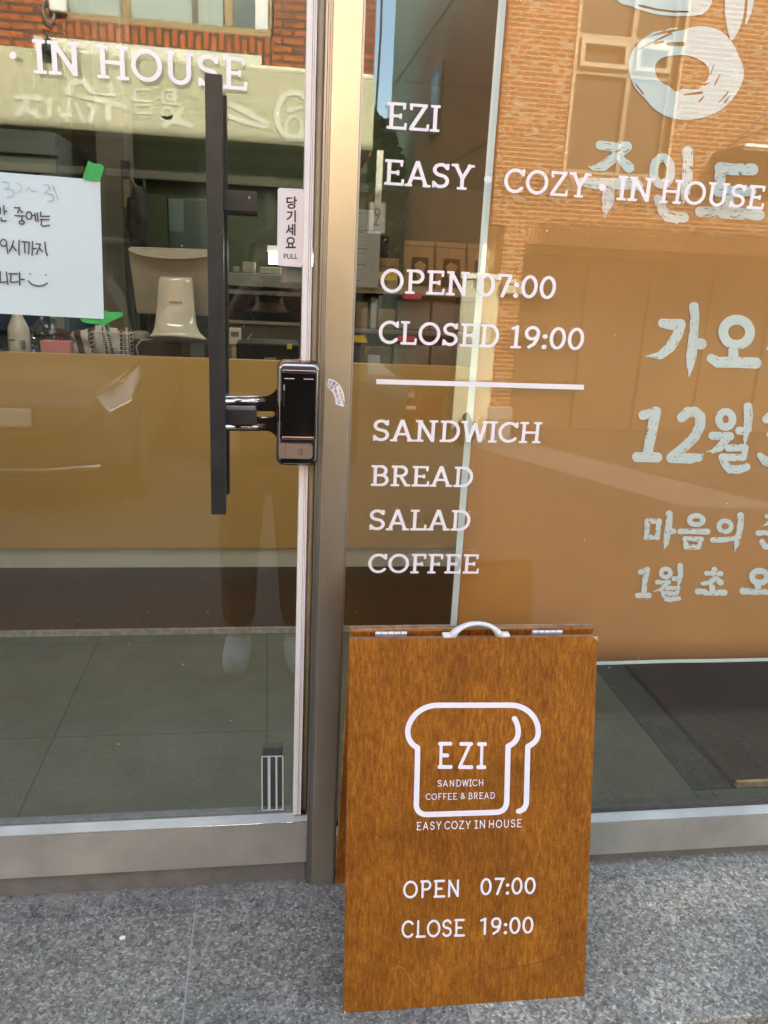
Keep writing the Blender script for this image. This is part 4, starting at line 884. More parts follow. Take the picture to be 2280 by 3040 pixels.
#@@PART3
# ================================================================== ACROSS THE STREET (seen mirrored in the glass and the steel)
M['redbrick'] = brick('red_brick', (.43, .135, .050), (.36, .105, .040), (.11, .08, .055), .20, .067, .012, dark=(.24, .09, .05))
M['redsoldier'] = brick('red_brick_soldier', (.43, .135, .050), (.36, .105, .040), (.11, .08, .055), .24, .067, .012, soldier=True)
M['tanbrick'] = brick('tan_brick', (.165, .045, .011), (.11, .029, .008), (.27, .18, .11), .165, .054, .010, dark=(.20, .16, .12))
M['tansoldier'] = brick('tan_brick_soldier', (.165, .045, .011), (.11, .029, .008), (.27, .18, .11), .20, .054, .010, soldier=True)
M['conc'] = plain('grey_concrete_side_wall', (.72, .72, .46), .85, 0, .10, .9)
M['greywin'] = plain('window_glass_far', (.16, .19, .18), .1, 0, .1, 1)
M['frosted'] = plain('frosted_glass_far', (.34, .40, .36), .35, 0, .06, 1)
M['goldframe'] = plain('bronze_window_frame', (.30, .22, .10), .45, .2, .08, 8)
M['alu'] = plain('grey_alu_frame', (.15, .125, .085), .5, .1, .08, 8)
DR, DT = 6.6, 8.5
# --- red brick house on the left
red = thing('red_brick_building', 'red brick building across the street with wide bronze window and beige shop sign', 'building', (-3.5, -8.5, -.5))
zwb = real(500, 82, DR)[2]; xwl, xwr = real(185, 40, DR)[0], real(812, 65, DR)[0]; xre = real(1112, 200, DR)[0]
ZT = 6.3; yr = -DR; ZB0 = real(500, 405, DR-.3)[2]
MB().box(-12, xwl, yr-.3, yr, ZB0, ZT).box(xwr, xre, yr-.3, yr, ZB0, ZT).box(xwl, xwr, yr-.3, yr, ZB0, zwb-.26).box(xwl, xwr, yr-.3, yr, zwb+1.5, ZT).build('wall', M['redbrick'], red)
MB().box(-12, xre-.003, -15, yr-.302, zwb-.9, ZT).box(xre-.32, xre-.003, -15, yr-.302, -.9, zwb-.902).build('side_wall', M['redbrick'], red)
MB().box(xwl-.0, xwr+.0, yr-.29, yr+.018, zwb-.258, zwb-.002).build('soldier_course', M['redsoldier'], red)
wf = MB(); zt_ = zwb+1.48; yf = yr-.10
xs_ = [xwl+.002, xwl+(xwr-xwl)*.29, xwl+(xwr-xwl)*.78, xwr-.002]
wf.box(xwl+.002, xwr-.002, yf-.05, yf+.04, zwb, zwb+.07).box(xwl+.002, xwr-.002, yf-.05, yf+.04, zt_-.07, zt_)
for x in xs_: wf.box(max(x-.035, xwl+.002), min(x+.035, xwr-.002), yf-.05, yf+.045, zwb+.072, zt_-.072)
wfo = wf.build('window', M['goldframe'], red)
MB().box(xs_[0]+.036, xs_[1]-.036, yf-.02, yf-.012, zwb+.07, zt_-.07).box(xs_[1]+.036, xs_[2]-.036, yf-.02, yf-.012, zwb+.07, zt_-.07).build('pane', M['frosted'], wfo)
MB().box(xs_[2]+.036, xs_[3]-.036, yf-.02, yf-.012, zwb+.07, zt_-.07).build('pane', M['greywin'], wfo)
MB().box(xs_[3]-.16, xs_[3]-.04, yf-.008, yf+.004, zwb+.08, zt_-.08).build('curtain', M['white'], wfo)
mid = (xs_[1]+xs_[2])/2+.15
MB().box(mid-.02, mid+.02, yf-.01, yf+.03, zwb+.07, zt_-.07).build('sash_bar', M['alu'], wfo)
# shop sign hung on it
zs_t0, zs_b = real(500, 176, DR-.3)[2], real(500, 405, DR-.3)[2]; ys = yr+.30
M['beige'] = plain('beige_sign_sheet', (.50, .47, .30), .6, 0, .06, 1.5)
M['cream'] = plain('cream_relief', (.70, .69, .53), .5, 0, .04, 4)
sign = thing('sign_board', 'long beige shop sign with raised cream brush lettering and round emblem on red brick', 'sign', (-1.2, ys, zs_b))
MB().box(-7, xre-.02, yr+.003, ys, zs_b, zs_t0, .01).build('panel', M['beige'], sign)
x0_, x1_ = real(105, 128, DR-.2)[0], real(776, 190, DR-.2)[0]
MB().box(x0_, x1_, yr+.003, yr+.26, zs_t0+.003, zs_t0+.10, .004).box(x1_+.004, xre-.03, yr+.003, yr+.22, zs_t0+.003, zs_t0+.035).build('top_ledge', M['cream'], sign)
MB().box(-7, xre-.02, yr+.02, yr+.06, real(500, 533, DR)[2], real(500, 512, DR)[2]).build('bottom_ledge', M['alu'], sign)
def relief(strokes=(), rings=(), r=9, ox=0, oy=0, s_=2.592, step=5):
    f = SDF()
    for st_ in strokes:
        for a_, b_ in zip(st_, st_[1:]): f.cap(*a_, *b_) if len(a_) == 3 else f.cap(*a_, r, *b_, r)
    for q_ in rings: f.ell(*q_[:4], 0, 360, q_[4])
    def fm(u, v): p = real(ox+u/s_, oy+v/s_, DR-.3); return (p[0], ys+.001, p[2])
    ob = link('raised_letter', f.mesh('raised_letter', step, fm), M['cream'], sign)
    md = ob.modifiers.new('thickness', 'SOLIDIFY'); md.thickness = .012; md.offset = 0
    return ob
# each raised letter (traced as the mirror shows it)
relief([[(1035, 690), (1150, 685)], [(1035, 690), (1035, 770), (1160, 775)], [(1040, 805), (1160, 805)], [(1040, 805), (1045, 865), (1160, 868), (1160, 805)]], r=9)
relief([[(1290, 690), (1330, 690)], [(1345, 685), (1345, 790)], [(1210, 750), (1260, 752)], [(1250, 700), (1250, 790), (1385, 800)]], [(1285, 865, 40, 42, 13), (1310, 745, 28, 22, 8)], r=9)
relief([[(1250, 905, 18), (1330, 915, 34), (1470, 965, 18)], [(1400, 830, 16), (1350, 900, 22), (1270, 960, 26)]])
relief([[(600, 740, 14), (760, 770, 20), (960, 820, 16)], [(830, 790, 20), (830, 910, 22)], [(580, 800, 14), (640, 930, 20)], [(680, 800, 16), (720, 830, 20), (690, 930, 22)]])
relief([[(520, 700, 20), (560, 630, 24), (640, 625, 24), (700, 700, 20)], [(560, 640, 22), (530, 720, 20)], [(720, 715, 10), (880, 730, 12)], [(850, 640, 14), (860, 720, 14)]])
relief([[(130, 750, 20), (220, 745, 22), (300, 760, 20)], [(220, 750, 20), (180, 830, 24), (140, 880, 22)], [(180, 830, 22), (260, 870, 26), (290, 900, 22)]])
relief([[(380, 770, 18), (375, 890, 18)], [(450, 830, 14), (470, 890, 18), (540, 890, 16)], [(530, 760, 14), (520, 930, 18)]])
relief([[(850, 330, 22), (980, 390, 26), (1160, 490, 20)], [(840, 430, 22), (980, 480, 24), (1160, 525, 16)]], ox=400, oy=200, s_=2.9625)
em = SDF(); em.ell(1400, 420, 150, 200, 0, 360, 22, 40); em.ell(1400, 520, 70, 90, 0, 360, 14); em.cap(1330, 640, 12, 1480, 640, 12); em.cap(1360, 380, 20, 1460, 350, 14)
def fm_(u, v): p = real(400+u/2.9625, 200+v/2.9625, DR-.3); return (p[0], ys+.001, p[2])
ob = link('emblem', em.mesh('emblem', 6, fm_), M['cream'], sign); md = ob.modifiers.new('thickness', 'SOLIDIFY'); md.thickness = .014; md.offset = 0
# shaded shop front under the sign
zf = zs_b-.105
fr = MB(); 
for x in (-.62, -.05, xre-.12): fr.box(x, x+.09, yr-.06, yr+.0, street(yr), zf)
fr.box(-.62, xre-.02, yr-.06, yr-.001, street(yr)-.1, street(yr)+.35)
fo = fr.build('shop_front', plain('dark_front_frame', (.06, .065, .06), .5, 0, .1, 6), red)
MB().box(-.53, xre-.13, yr-.05, yr-.04, street(yr)+.352, zf).build('pane', plain('dark_front_glass', (.02, .024, .022), .08, 0, .05, 3), fo)
MB().box(-12, -.62, -11.6, -11.5, -1.2, zf).box(-.66, -.621, -11.49, yr-.07, -1.2, zf).box(-12, xre-.34, -11.6, yr-.31, zf+.01, zf+.08).build('parking_bay', plain('bay_grey', (.13, .13, .115), .85, 0, .1, 2), red)
# small black lamp, junction box, cable
p = real(145, 142, DR-.35)
lt = thing('wall_lamp', 'small black lamp hanging over the top of the beige sign', 'lamp', tuple(p))
MB().lathe([(.045, -.05), (.055, -.02), (.05, .03), (.03, .06), (.012, .07)], tuple(p), 16).build('lamp_head', M['dark'], lt, smooth=True)
MB().tube([(p[0], p[1], p[2]+.06), (p[0]-.03, p[1]-.02, p[2]+.13), (p[0]-.06, p[1]-.10, p[2]+.15)], .012, 8).build('arm', M['dark'], lt)
p = real(172, 6, DR-.05)
jb = thing('junction_box', 'white cable box with looped grey cable on red brick', 'cable box', tuple(p))
MB().box(p[0]-.07, p[0]+.07, yr+.003, yr+.08, p[2]-.07, p[2]+.2, .01).build('box', M['white'], jb)
c_ = Vector(real(145, 30, DR-.05)); loop = [c_+Vector((.05*math.cos(a_), .0, .085*math.sin(a_))) for a_ in [k*math.pi/8 for k in range(17)]]
MB().tube([(p[0]-.05, yr+.03, p[2]+.1)]+loop+[c_+Vector((.02, 0, -.09)), c_+Vector((-.02, 0, -.12))], .008, 8).build('cable', plain('grey_cable', (.2, .19, .18), .6), jb, smooth=True)
p = real(1113, 250, DR-.02)
wire = MB().tube([(xre+.02, yr+.02, 7), (xre+.03, yr+.03, 4.2), (xre+.045, yr+.03, 3.4), (xre+.03, yr+.02, 2.75), (xre+.004, yr+.01, 2.45)], .010, 8).build('wall_cable', M['dark'], smooth=True); setp(wire, 'black cable running down the corner of the red brick building', 'cable')
# projecting alley sign
sg = thing('projecting_sign', 'narrow white projecting sign with yellow foot at the red building corner', 'sign', (xre+.1, yr-.2, 1.6))
q0 = dims(1098, 690, 1142, 612, DR+.2); MB().box(q0[0], q0[1], yr-.26, yr-.2, q0[2]+.03, q0[3], .01).build('panel', M['white'], sg)
MB().box(q0[0]+.002, q0[1]-.002, yr-.255, yr-.205, q0[2]-.03, q0[2]+.028).build('foot', plain('yellow_paint', (.7, .62, .06), .5), sg)
MB().box(q0[0]+.05, q0[0]+.11, yr-.25, yr-.21, q0[3]+.002, q0[3]+.75).build('pole', M['cream'], sg)
f = SDF(); f.ell(0, .3, .22, .22, 0, 360, .07); f.cap(.2, .1, .07, -.1, -.5, .07); f.cap(-.3, -.6, .06, .2, -.62, .06)
o_ = link('mark', f.mesh('mark', .06, lambda u, v: ((q0[0]+q0[1])/2+u*.11, yr-.198, (q0[2]+q0[3])/2+.03+v*.13)), M['alu'], sg)

# --- tan brick building on the right
tan = thing('tan_brick_building', 'tan brick building across the street with tall window strip and grey side wall', 'building', (6, -12, -.7))
yt = -DT; xc0 = 2.65; ZB = street(yt)-.05; ZT = 7.0
xa, xb_ = real(1690, 380, DT)[0], real(1992, 380, DT)[0]     # window strip
zw0, zl = real(1690, 512, DT)[2], real(1650, 728, DT)[2]
xo = real(1543, 900, DT)[0]                                  # garage opening
MB().box(xc0, xa, yt-.35, yt, zl+.202, ZT).box(xb_, 12, yt-.35, yt, zl+.202, ZT).box(xa, xb_, yt-.35, yt, zl+.202, zw0).box(xa, xb_, yt-.35, yt, 6.7, ZT).box(xc0+.17, xo, yt-.35, yt, ZB+.5, zl+.2).build('wall', M['tanbrick'], tan)
MB().box(xo+.002, 12, yt-.34, yt+.001, zl, zl+.199).build('soldier_course', M['tansoldier'], tan)
MB().box(xc0+.15, xo+.03, yt-.36, yt+.04, ZB, ZB+.498, .01).build('pillar_base', M['concrete'], tan)
MB().box(xc0, xc0+.2, -17.9, yt-.352, ZB, ZT).build('side_wall', M['conc'], tan)
sw = MB()
for z in (2.9, 5.2, 7.6): sw.box(xc0-.004, xc0-.001, -17.9, yt-.36, z, z+.02)
sw.build('wall_joint', plain('dark_panel_joint', (.16, .15, .12), .9), tan)  # thin dark strips mark the concrete panel joints
def realx(x, y, X): d = ray(x, y); t = (X-CAM[0])/d[0]; p = CAM+t*d; return np.array([p[0], -p[1], p[2]])
pa, pb_ = realx(1322, 175, xc0), realx(1278, 430, xc0)
swin = MB().box(xc0-.05, xc0-.004, pb_[1], pa[1], pb_[2]+.1, pa[2]).build('window', M['goldframe'], tan)
MB().box(xc0-.056, xc0-.051, pb_[1]+.15, pa[1]-.15, pb_[2]+.25, pa[2]-.15).build('pane', M['frosted'], swin)
# tall window strip
ywf = yt-.16; wm = MB(); xm_ = real(1862, 380, DT)[0]; ztop = 6.7
for x in (xa+.03, xm_, xb_-.03): wm.box(x-.028, x+.028, ywf-.05, ywf+.05, zw0, ztop)
zt1, zt2 = real(1860, 106, DT)[2], real(1860, 215, DT)[2]
zz = [zw0+.03, zt2, zt1, zt1+1.15, zt1+2.3]
for z in zz:
    for xx0, xx1 in ((xa+.06, xm_-.03), (xm_+.03, xb_-.06)): wm.box(xx0, xx1, ywf-.045, ywf+.045, z-.025, z+.025)
wo_ = wm.build('window', M['alu'], tan)
MB().box(xa+.03, xb_-.03, ywf-.03, ywf-.02, zw0+.03, ztop).build('pane', plain('grey_tinted_pane', (.05, .05, .045), .1, 0, .1, 1), wo_)
for xx0, xx1, nm_ in ((xa+.075, xm_-.045, 0), (xm_+.045, xb_-.075, 1)):
    for zz0, zz1 in ((zt2+.04, zt1-.04), (zt1+1.19, zt1+2.26)):
        s_ = MB(); 
        Mx = Matrix.Translation((0, ywf+.05, zz1)) @ Matrix.Rotation(R(5), 4, 'X') @ Matrix.Translation((0, -(ywf+.05), -zz1))
        s_.box(xx0, xx1, ywf+.05, ywf+.085, zz1-.05, zz1, 0, Mx).box(xx0, xx1, ywf+.05, ywf+.085, zz0, zz0+.05, 0, Mx).box(xx0, xx0+.05, ywf+.05, ywf+.085, zz0+.05, zz1-.05, 0, Mx).box(xx1-.05, xx1, ywf+.05, ywf+.085, zz0+.05, zz1-.05, 0, Mx)
        so = s_.build('awning_sash', M['alu'], wo_)
MB().box(xa-.03, xa-.0, yt-.02, yt+.03, zw0, 6.7).box(xb_, xb_+.03, yt-.02, yt+.03, zw0, 6.7).build('window_reveal', plain('brick_reveal', (.34, .25, .16), .8, 0, .2, 20), wo_)
# garage recess
MB().box(xo+.02, 12, yt-1.4, yt-1.3, ZB, zl).box(xo+.02, 12, yt-1.29, yt-.345, zl-.1, zl+.25).build('garage_back', plain('garage_grey', (.16, .14, .11), .8, 0, .1, 2), tan)
rs = MB()
for k in range(7): rs.box(xo+.4+k*.95, xo+.4+k*.95+.90, yt-1.28, yt-1.25, ZB, zl-.15)
rs.build('garage_door', plain('door_grey', (.17, .15, .12), .6, .1, .05, 5), tan)
# white pier at the alley corner
x0, x1 = real(1362, 1000, DT-.05)[0], real(1453, 1000, DT-.05)[0]; zp = real(1400, 818, DT)[2]
pr = thing('gate_pier', 'cream rendered gate pier at the alley corner in full sun', 'pier', ((x0+x1)/2, yt, ZB))
MB().box(x0, xc0+.168, yt-.30, yt+.02, ZB, zp-.04, .006).build('shaft', plain('cream_render', (.44, .42, .29), .8, 0, .05, 3), pr)
MB().box(x0-.03, xc0+.168, yt-.33, yt+.05, zp-.038, zp+.03, .004).build('cap', M['cream'], pr)
mbx = MB().box(xc0+.19, xc0+.45, yt+.003, yt+.12, real(1500, 870, DT)[2], real(1500, 845, DT)[2]).prism([(xc0+.17, yt+.003, real(1500, 842, DT)[2]), (xc0+.47, yt+.003, real(1500, 842, DT)[2]), (xc0+.32, yt+.003, real(1500, 825, DT)[2])], (0, .14, 0)).build('mailbox', plain('mailbox_cream', (.42, .40, .29), .6, 0, .05, 9))
setp(mbx, 'small cream mailbox with a pitched lid on the tan brick pier', 'mailbox')
# awning at far right, ceiling-mounted camera bracket
p = real(2200, 432, DT-.6); xa_ = p[0]
aw = thing('street_awning', 'flat brown canopy with pale edge over the tan building entrance', 'awning', (xa_+1, yt+.5, p[2]))
MB().box(xa_, 9, yt+.003, yt+.7, p[2]-.06, p[2], .004).build('canopy', plain('canopy_brown', (.12, .085, .05), .7, 0, .1, 5), aw)
MB().box(xa_-.004, 9, yt+.702, yt+.715, p[2]-.02, p[2]+.012).build('edge_trim', M['white'], aw)
MB().tube([(xa_+.1, yt+.03, p[2]-.7), (xa_-.05, yt+.25, p[2]-.1), (xa_+.3, yt+.45, p[2]+.35), (xa_+.8, yt+.3, p[2]+.55)], .014, 8).build('wire', M['dark'], aw, smooth=True)
# cones and barrier in the alley mouth
def cone(x, y, h, label):
    z = street(y); o = thing('traffic_cone', label, 'traffic cone', (x, y, z))
    OR = M.setdefault('orange', plain('orange_plastic', (.62, .12, .02), .5, 0, .06, 8))
    MB().box(x-h*.27, x+h*.27, y-h*.27, y+h*.27, z, z+h*.05, .01).build('base', OR, o)
    MB().lathe([(h*.19, h*.052), (h*.055, h*.97), (h*.04, h)], (x, y, z), 20).build('cone', OR, o, smooth=True)
    for a_ in (.45, .74):
        r_ = lambda t: h*(.19-.135*(t-.052)/.918)+.004
        MB().lathe([(r_(a_), h*a_), (r_(a_+.12), h*(a_+.12))], (x, y, z), 20).build('white_band', M['white'], o, smooth=True)
    return o
cone(1.95, -9.4, .62, 'orange traffic cone with white bands standing at the alley mouth')
z_ = street(-9.7); br_ = thing('road_barrier', 'orange plastic road barrier panel beside the traffic cone', 'barrier', (2.25, -9.7, z_))
MB().box(2.08, 2.46, -9.73, -9.67, z_+.08, z_+.48, .03).build('panel', M['orange'], br_)
MB().box(2.10, 2.16, -9.85, -9.55, z_, z_+.078).build('foot', M['orange'], br_); MB().box(2.38, 2.44, -9.85, -9.55, z_, z_+.078).build('foot', M['orange'], br_)
# dark rubbish bag against the pier
rb_ = MB(); bmesh.ops.create_icosphere(rb_.bm, subdivisions=3, radius=1)
bx, by = 2.42, -8.1; bz = street(by)
for v_ in rb_.bm.verts:
    n_ = 1+.16*math.sin(v_.co.x*7+v_.co.z*5)*math.sin(v_.co.y*6+2)+.06*math.sin(v_.co.z*19+v_.co.x*13); c0 = v_.co.copy()
    v_.co = Vector((bx+c0.x*.15*n_*(1-.45*max(0, c0.z)), by+c0.y*.13*n_*(1-.45*max(0, c0.z)), bz+.17+c0.z*.17*n_+max(0, c0.z-.8)*.35))
setp(rb_.build('rubbish_bag', plain('black_bag', (.02, .02, .02), .3, 0, .2, 20), smooth=True), 'knotted black rubbish bag leaning against the cream gate pier', 'rubbish bag')
# alley end
ah = thing('alley_house', 'low beige house closing the alley behind the two brick buildings', 'building', (1.5, -19, -1))
MB().box(-4, 2.5, -24, -19, -1.6, 3.1).build('wall', plain('beige_render', (.34, .31, .22), .85, 0, .1, 1), ah)
MB().box(-4.2, 2.62, -24.2, -18.7, 3.102, 3.35).build('roof', M['dark'], ah)
MB().box(1.2, 2.1, -18.99, -18.95, .2, 1.4).build('window', M['greywin'], ah)
def tree(x, y, z, h, r, label, seed):
    rn = random.Random(seed); t = thing('street_tree', label, 'tree', (x, y, z))
    tr = MB().tube([(x, y, z), (x+.05, y, z+h*.3), (x, y+.05, z+h*.6), (x+.03, y, z+h*.85)], [.12, .09, .06, .02], 10)
    for k in range(7):
        a_ = k*.9; z0 = z+h*(.35+.07*k); tr.tube([(x, y, z0), (x+r*.45*math.cos(a_), y+r*.45*math.sin(a_), z0+h*.12), (x+r*.8*math.cos(a_), y+r*.8*math.sin(a_), z0+h*.18)], [.04, .025, .008], 6)
    tr.build('trunk', plain('bark', (.09, .065, .045), .9, 0, .3, 20), t, smooth=True)
    lf = MB()
    for k in range(6000):
        u_ = rn.random()**.45; th_ = rn.uniform(0, 6.283); ph = math.acos(rn.uniform(-1, 1))
        c0 = Vector((x+u_*r*math.sin(ph)*math.cos(th_), y+u_*r*math.sin(ph)*math.sin(th_), z+h*.66+u_*h*.36*math.cos(ph)))
        if math.sin(c0.x*5.1)*math.sin(c0.y*4.7+1)*math.sin(c0.z*4.3) > .28: continue
        s_ = rn.uniform(.05, .10); a_ = Vector((rn.gauss(0, 1), rn.gauss(0, 1), rn.gauss(0, 1))).normalized(); b_ = a_.orthogonal().normalized()*s_; a2 = a_*s_*1.4
        lf.bm.faces.new([lf.bm.verts.new(c0+q_) for q_ in (a2, b_, -a2, -b_)])
    lf.build('crown', plain('dark_leaves', (.045, .075, .025), .7, 0, .5, 9), t)
tree(1.55, -15.2, street(-15.2), real(1150, 315, 15.2)[2]-street(-15.2), 1.15, 'dark green tree at the end of the alley', 4)

# --- car parked in front of the red brick building
def car(x, y, label):
    z = 0; o = thing('parked_car', label, 'car', (x-2, y, z))
    paint = plain('silver_car_paint', (.10, .10, .10), .3, .3, .03, 3); blk = M['dark']; gl_ = plain('car_glass', (.02, .025, .025), .05)
    # stations along the length: x (from front bumper, backwards), half width, z of sill, belt, with rounded section
    st_ = [(.0, .55, .36, .62), (.10, .72, .26, .70), (.35, .80, .22, .78), (.9, .85, .20, .88), (1.35, .86, .20, .95), (2.4, .87, .20, .97), (3.3, .86, .20, .98), (3.9, .82, .24, .96), (4.2, .74, .32, .90), (4.28, .62, .42, .80)]
    P_ = []
    for dx, hwid, z0, z1 in st_:
        ring = []
        for u_, v_ in ((-.80, 0), (-1, .12), (-1.02, .5), (-.99, .8), (-.90, .97), (-.5, 1.02), (0, 1.04), (.5, 1.02), (.90, .97), (.99, .8), (1.02, .5), (1, .12), (.80, 0), (0, -.02)):
            ring.append((x-dx, y+u_*hwid, z+z0+(z1-z0)*v_))
        P_.append(ring)
    b_ = MB(); V_ = [[b_.bm.verts.new(p_) for p_ in ring] for ring in P_]; n_ = len(V_[0])
    for i in range(len(V_)-1):
        for k in range(n_): b_.bm.faces.new((V_[i][k], V_[i][(k+1) % n_], V_[i+1][(k+1) % n_], V_[i+1][k]))
    b_.bm.faces.new(V_[0]); b_.bm.faces.new(V_[-1])
    body = b_.build('body', paint, o, smooth=True, sub=2)
    c_ = MB(); cs = [(1.0, .74, .93, .95), (1.75, .64, .95, 1.42), (2.3, .62, .96, 1.49), (3.1, .61, .96, 1.46), (3.75, .66, .95, 1.02)]
    V_ = []
    for dx, hwid, z0, z1 in cs: V_.append([c_.bm.verts.new((x-dx, y+u_*hwid, z+z0+(z1-z0)*v_)) for u_, v_ in ((-1.18, 0), (-1.1, .5), (-.96, .9), (-.5, 1.0), (.5, 1.0), (.96, .9), (1.1, .5), (1.18, 0))])
    for i in range(len(V_)-1):
        for k in range(7): c_.bm.faces.new((V_[i][k], V_[i][k+1], V_[i+1][k+1], V_[i+1][k]))
    cab = c_.build('cabin', gl_, o, smooth=True, sub=1)
    MB().box(x-3.0, x-1.85, y-.58, y+.58, z+1.452, z+1.492, .02).build('roof', paint, o)
    for s_ in (-1, 1):
        # swept headlight with a white frame line
        hl = MB(); pts_ = [(x-.10, y+s_*.62, z+.70), (x-.22, y+s_*.77, z+.765), (x-.62, y+s_*.845, z+.83), (x-.58, y+s_*.853, z+.74), (x-.30, y+s_*.82, z+.66), (x-.14, y+s_*.70, z+.62)]
        hl.prism([(a_[0]+.015, a_[1]+s_*.006, a_[2]) for a_ in pts_], (.03, s_*.012, .004))
        h_ = hl.build('headlight', plain('headlight_lens', (.85, .85, .85), .1, 0, .02, 9), o)
        MB().tube([Vector(a_)+Vector((.05, s_*.024, .004)) for a_ in pts_+pts_[:1]], .010, 6).build('lamp_rim', M['chrome'], h_)
        MB().tube([(x-1.25, y+s_*.93, z+.98), (x-1.35, y+s_*1.02, z+1.02)], [.05, .09], 12).build('mirror', paint, o, smooth=True)
    for dx in (.85, 3.45):
        for s_ in (-1, 1):
            wz = MB(); pr_ = [(.30, -.10), (.325, -.07), (.325, .07), (.30, .10)]
            rings = [[wz.bm.verts.new((x-dx+r_*math.cos(a_), y+s_*.74+t_, z+.325+r_*math.sin(a_))) for a_ in [2*math.pi*k/24 for k in range(24)]] for r_, t_ in pr_]
            for i in range(3):
                for k in range(24): wz.bm.faces.new((rings[i][k], rings[i][(k+1) % 24], rings[i+1][(k+1) % 24], rings[i+1][k]))
            wz.bm.faces.new(rings[0]); wz.bm.faces.new(rings[-1]); whl = wz.build('wheel', blk, o, angle=40)
            rm = MB(); rm.tube([(x-dx, y+s_*.74+s_*.095, z+.325), (x-dx, y+s_*.74+s_*.108, z+.325)], [.21, .19], 20); rm.build('rim', M['alu'], whl)
    MB().box(x-.02, x+.012, y-.42, y+.42, z+.42, z+.52, .01).build('grille', blk, o)
    MB().box(x-.0, x+.022, y-.24, y+.24, z+.55, z+.64, .006).build('number_plate', M['white'], o)
    MB().tube([(x-.03, y-.66, z+.35), (x+.03, y-.3, z+.33), (x+.03, y+.3, z+.33), (x-.03, y+.66, z+.35)], .014, 8).build('bumper_line', M['chrome'], o, smooth=True)
    return o
cr_ = car(0, 0, 'dark grey car parked nose out in the bay under the red brick building')
cxx = real(405, 1120, 4.5)[0]-.86
cr_.rotation_euler.z = R(90); cr_.scale.z = 1.36; cr_.location = (cxx, -6.05, street(-5.6))

# ================================================================== the person who takes the picture (only their reflection shows)
def skin(name, verts, edges, m, parent, root=0, sub=1):
    me = bpy.data.meshes.new(name); me.from_pydata([v[:3] for v in verts], edges, []); me.update()
    o = link(name, me, m, parent)
    md = o.modifiers.new('skin', 'SKIN'); md.use_smooth_shade = True
    for i, v in enumerate(verts):
        sv = me.skin_vertices[0].data[i]; r_ = v[3]; sv.radius = r_ if isinstance(r_, tuple) else (r_, r_); sv.use_root = (i == root)
    if sub:
        ms = o.modifiers.new('subdivision', 'SUBSURF'); ms.levels = ms.render_levels = sub
    return o
PX, PY = .0, -1.74; ZS = street(PY)
Mskin = plain('skin_tone', (.45, .26, .17), .5, 0, .05, 20); Mcoat = plain('dark_coat', (.045, .038, .030), .85, 0, .15, 14); Mtr = plain('brown_trousers', (.075, .045, .022), .85, 0, .15, 12); Msn = plain('white_sneaker', (.68, .69, .71), .6, 0, .04, 15)
per = thing('person', 'person in dark coat, brown trousers and white sneakers holding up a phone', 'person', (PX, PY, ZS))
zz_ = lambda h: ZS+h
body = [(PX, PY, zz_(.93), .125), (PX, PY, zz_(1.12), .12), (PX, PY-.01, zz_(1.30), .13), (PX, PY, zz_(1.44), .06), (PX, PY+.01, zz_(1.49), .052), (PX, PY+.02, zz_(1.58), (.072, .085)), (PX, PY+.02, zz_(1.67), (.075, .09)), (PX, PY+.01, zz_(1.73), .045)]
be = [(i, i+1) for i in range(7)]
for s_ in (-1, 1):
    b0 = len(body); body += [(PX+s_*.10, PY, zz_(.88), .095), (PX+s_*.115, PY+.06, zz_(.48), .058), (PX+s_*.12, PY+.09, zz_(.10), .04), (PX+s_*.125, PY+.19, zz_(.04), .035)]
    be += [(0, b0), (b0, b0+1), (b0+1, b0+2), (b0+2, b0+3)]
    b1 = len(body); body += [(PX+s_*.19, PY, zz_(1.40), .058), (PX+s_*.30, PY-.02, zz_(1.18), .047), (PX+s_*.12, PY+.16, zz_(1.46), .033), (PX+s_*.075, PY+.197, zz_(1.545), .034)]
    be += [(2, b1), (b1, b1+1), (b1+1, b1+2), (b1+2, b1+3)]
bo_ = skin('body', body, be, Mskin, per, 0, 2)
# coat, trousers, shoes, hair over the body
cv = [(PX, PY, zz_(.84), .165), (PX, PY, zz_(1.0), .155), (PX, PY, zz_(1.20), .15), (PX, PY-.01, zz_(1.36), .14), (PX, PY, zz_(1.45), .075)]
ce = [(i, i+1) for i in range(4)]
for s_ in (-1, 1):
    b1 = len(cv); cv += [(PX+s_*.20, PY, zz_(1.39), .076), (PX+s_*.31, PY-.02, zz_(1.18), .064), (PX+s_*.14, PY+.13, zz_(1.43), .048)]; ce += [(3, b1), (b1, b1+1), (b1+1, b1+2)]
skin('coat', cv, ce, Mcoat, per, 1, 2)
tv = [(PX, PY, zz_(.92), .13)]; te = []
for s_ in (-1, 1):
    b1 = len(tv); tv += [(PX+s_*.10, PY, zz_(.82), .11), (PX+s_*.118, PY+.06, zz_(.48), .088), (PX+s_*.122, PY+.095, zz_(.14), .072)]; te += [(0, b1), (b1, b1+1), (b1+1, b1+2)]
skin('trousers', tv, te, Mtr, per, 0, 2)
for s_ in (-1, 1):
    skin('sneaker', [(PX+s_*.122, PY+.05, zz_(.065), .055), (PX+s_*.125, PY+.14, zz_(.075), .062), (PX+s_*.13, PY+.24, zz_(.056), .058), (PX+s_*.133, PY+.30, zz_(.045), .044)], [(0, 1), (1, 2), (2, 3)], Msn, per, 1, 2)
hr_ = MB(); bmesh.ops.create_uvsphere(hr_.bm, u_segments=24, v_segments=16, radius=1)
for v_ in hr_.bm.verts:
    c0 = v_.co.copy(); k = 1.0 if c0.z > -.1 or c0.y < .1 else .86
    v_.co = Vector((PX+c0.x*.092*k, PY+.005+c0.y*.108*k-(.012 if c0.z < 0 else 0), zz_(1.655)+c0.z*(.105 if c0.z > 0 else .12)))
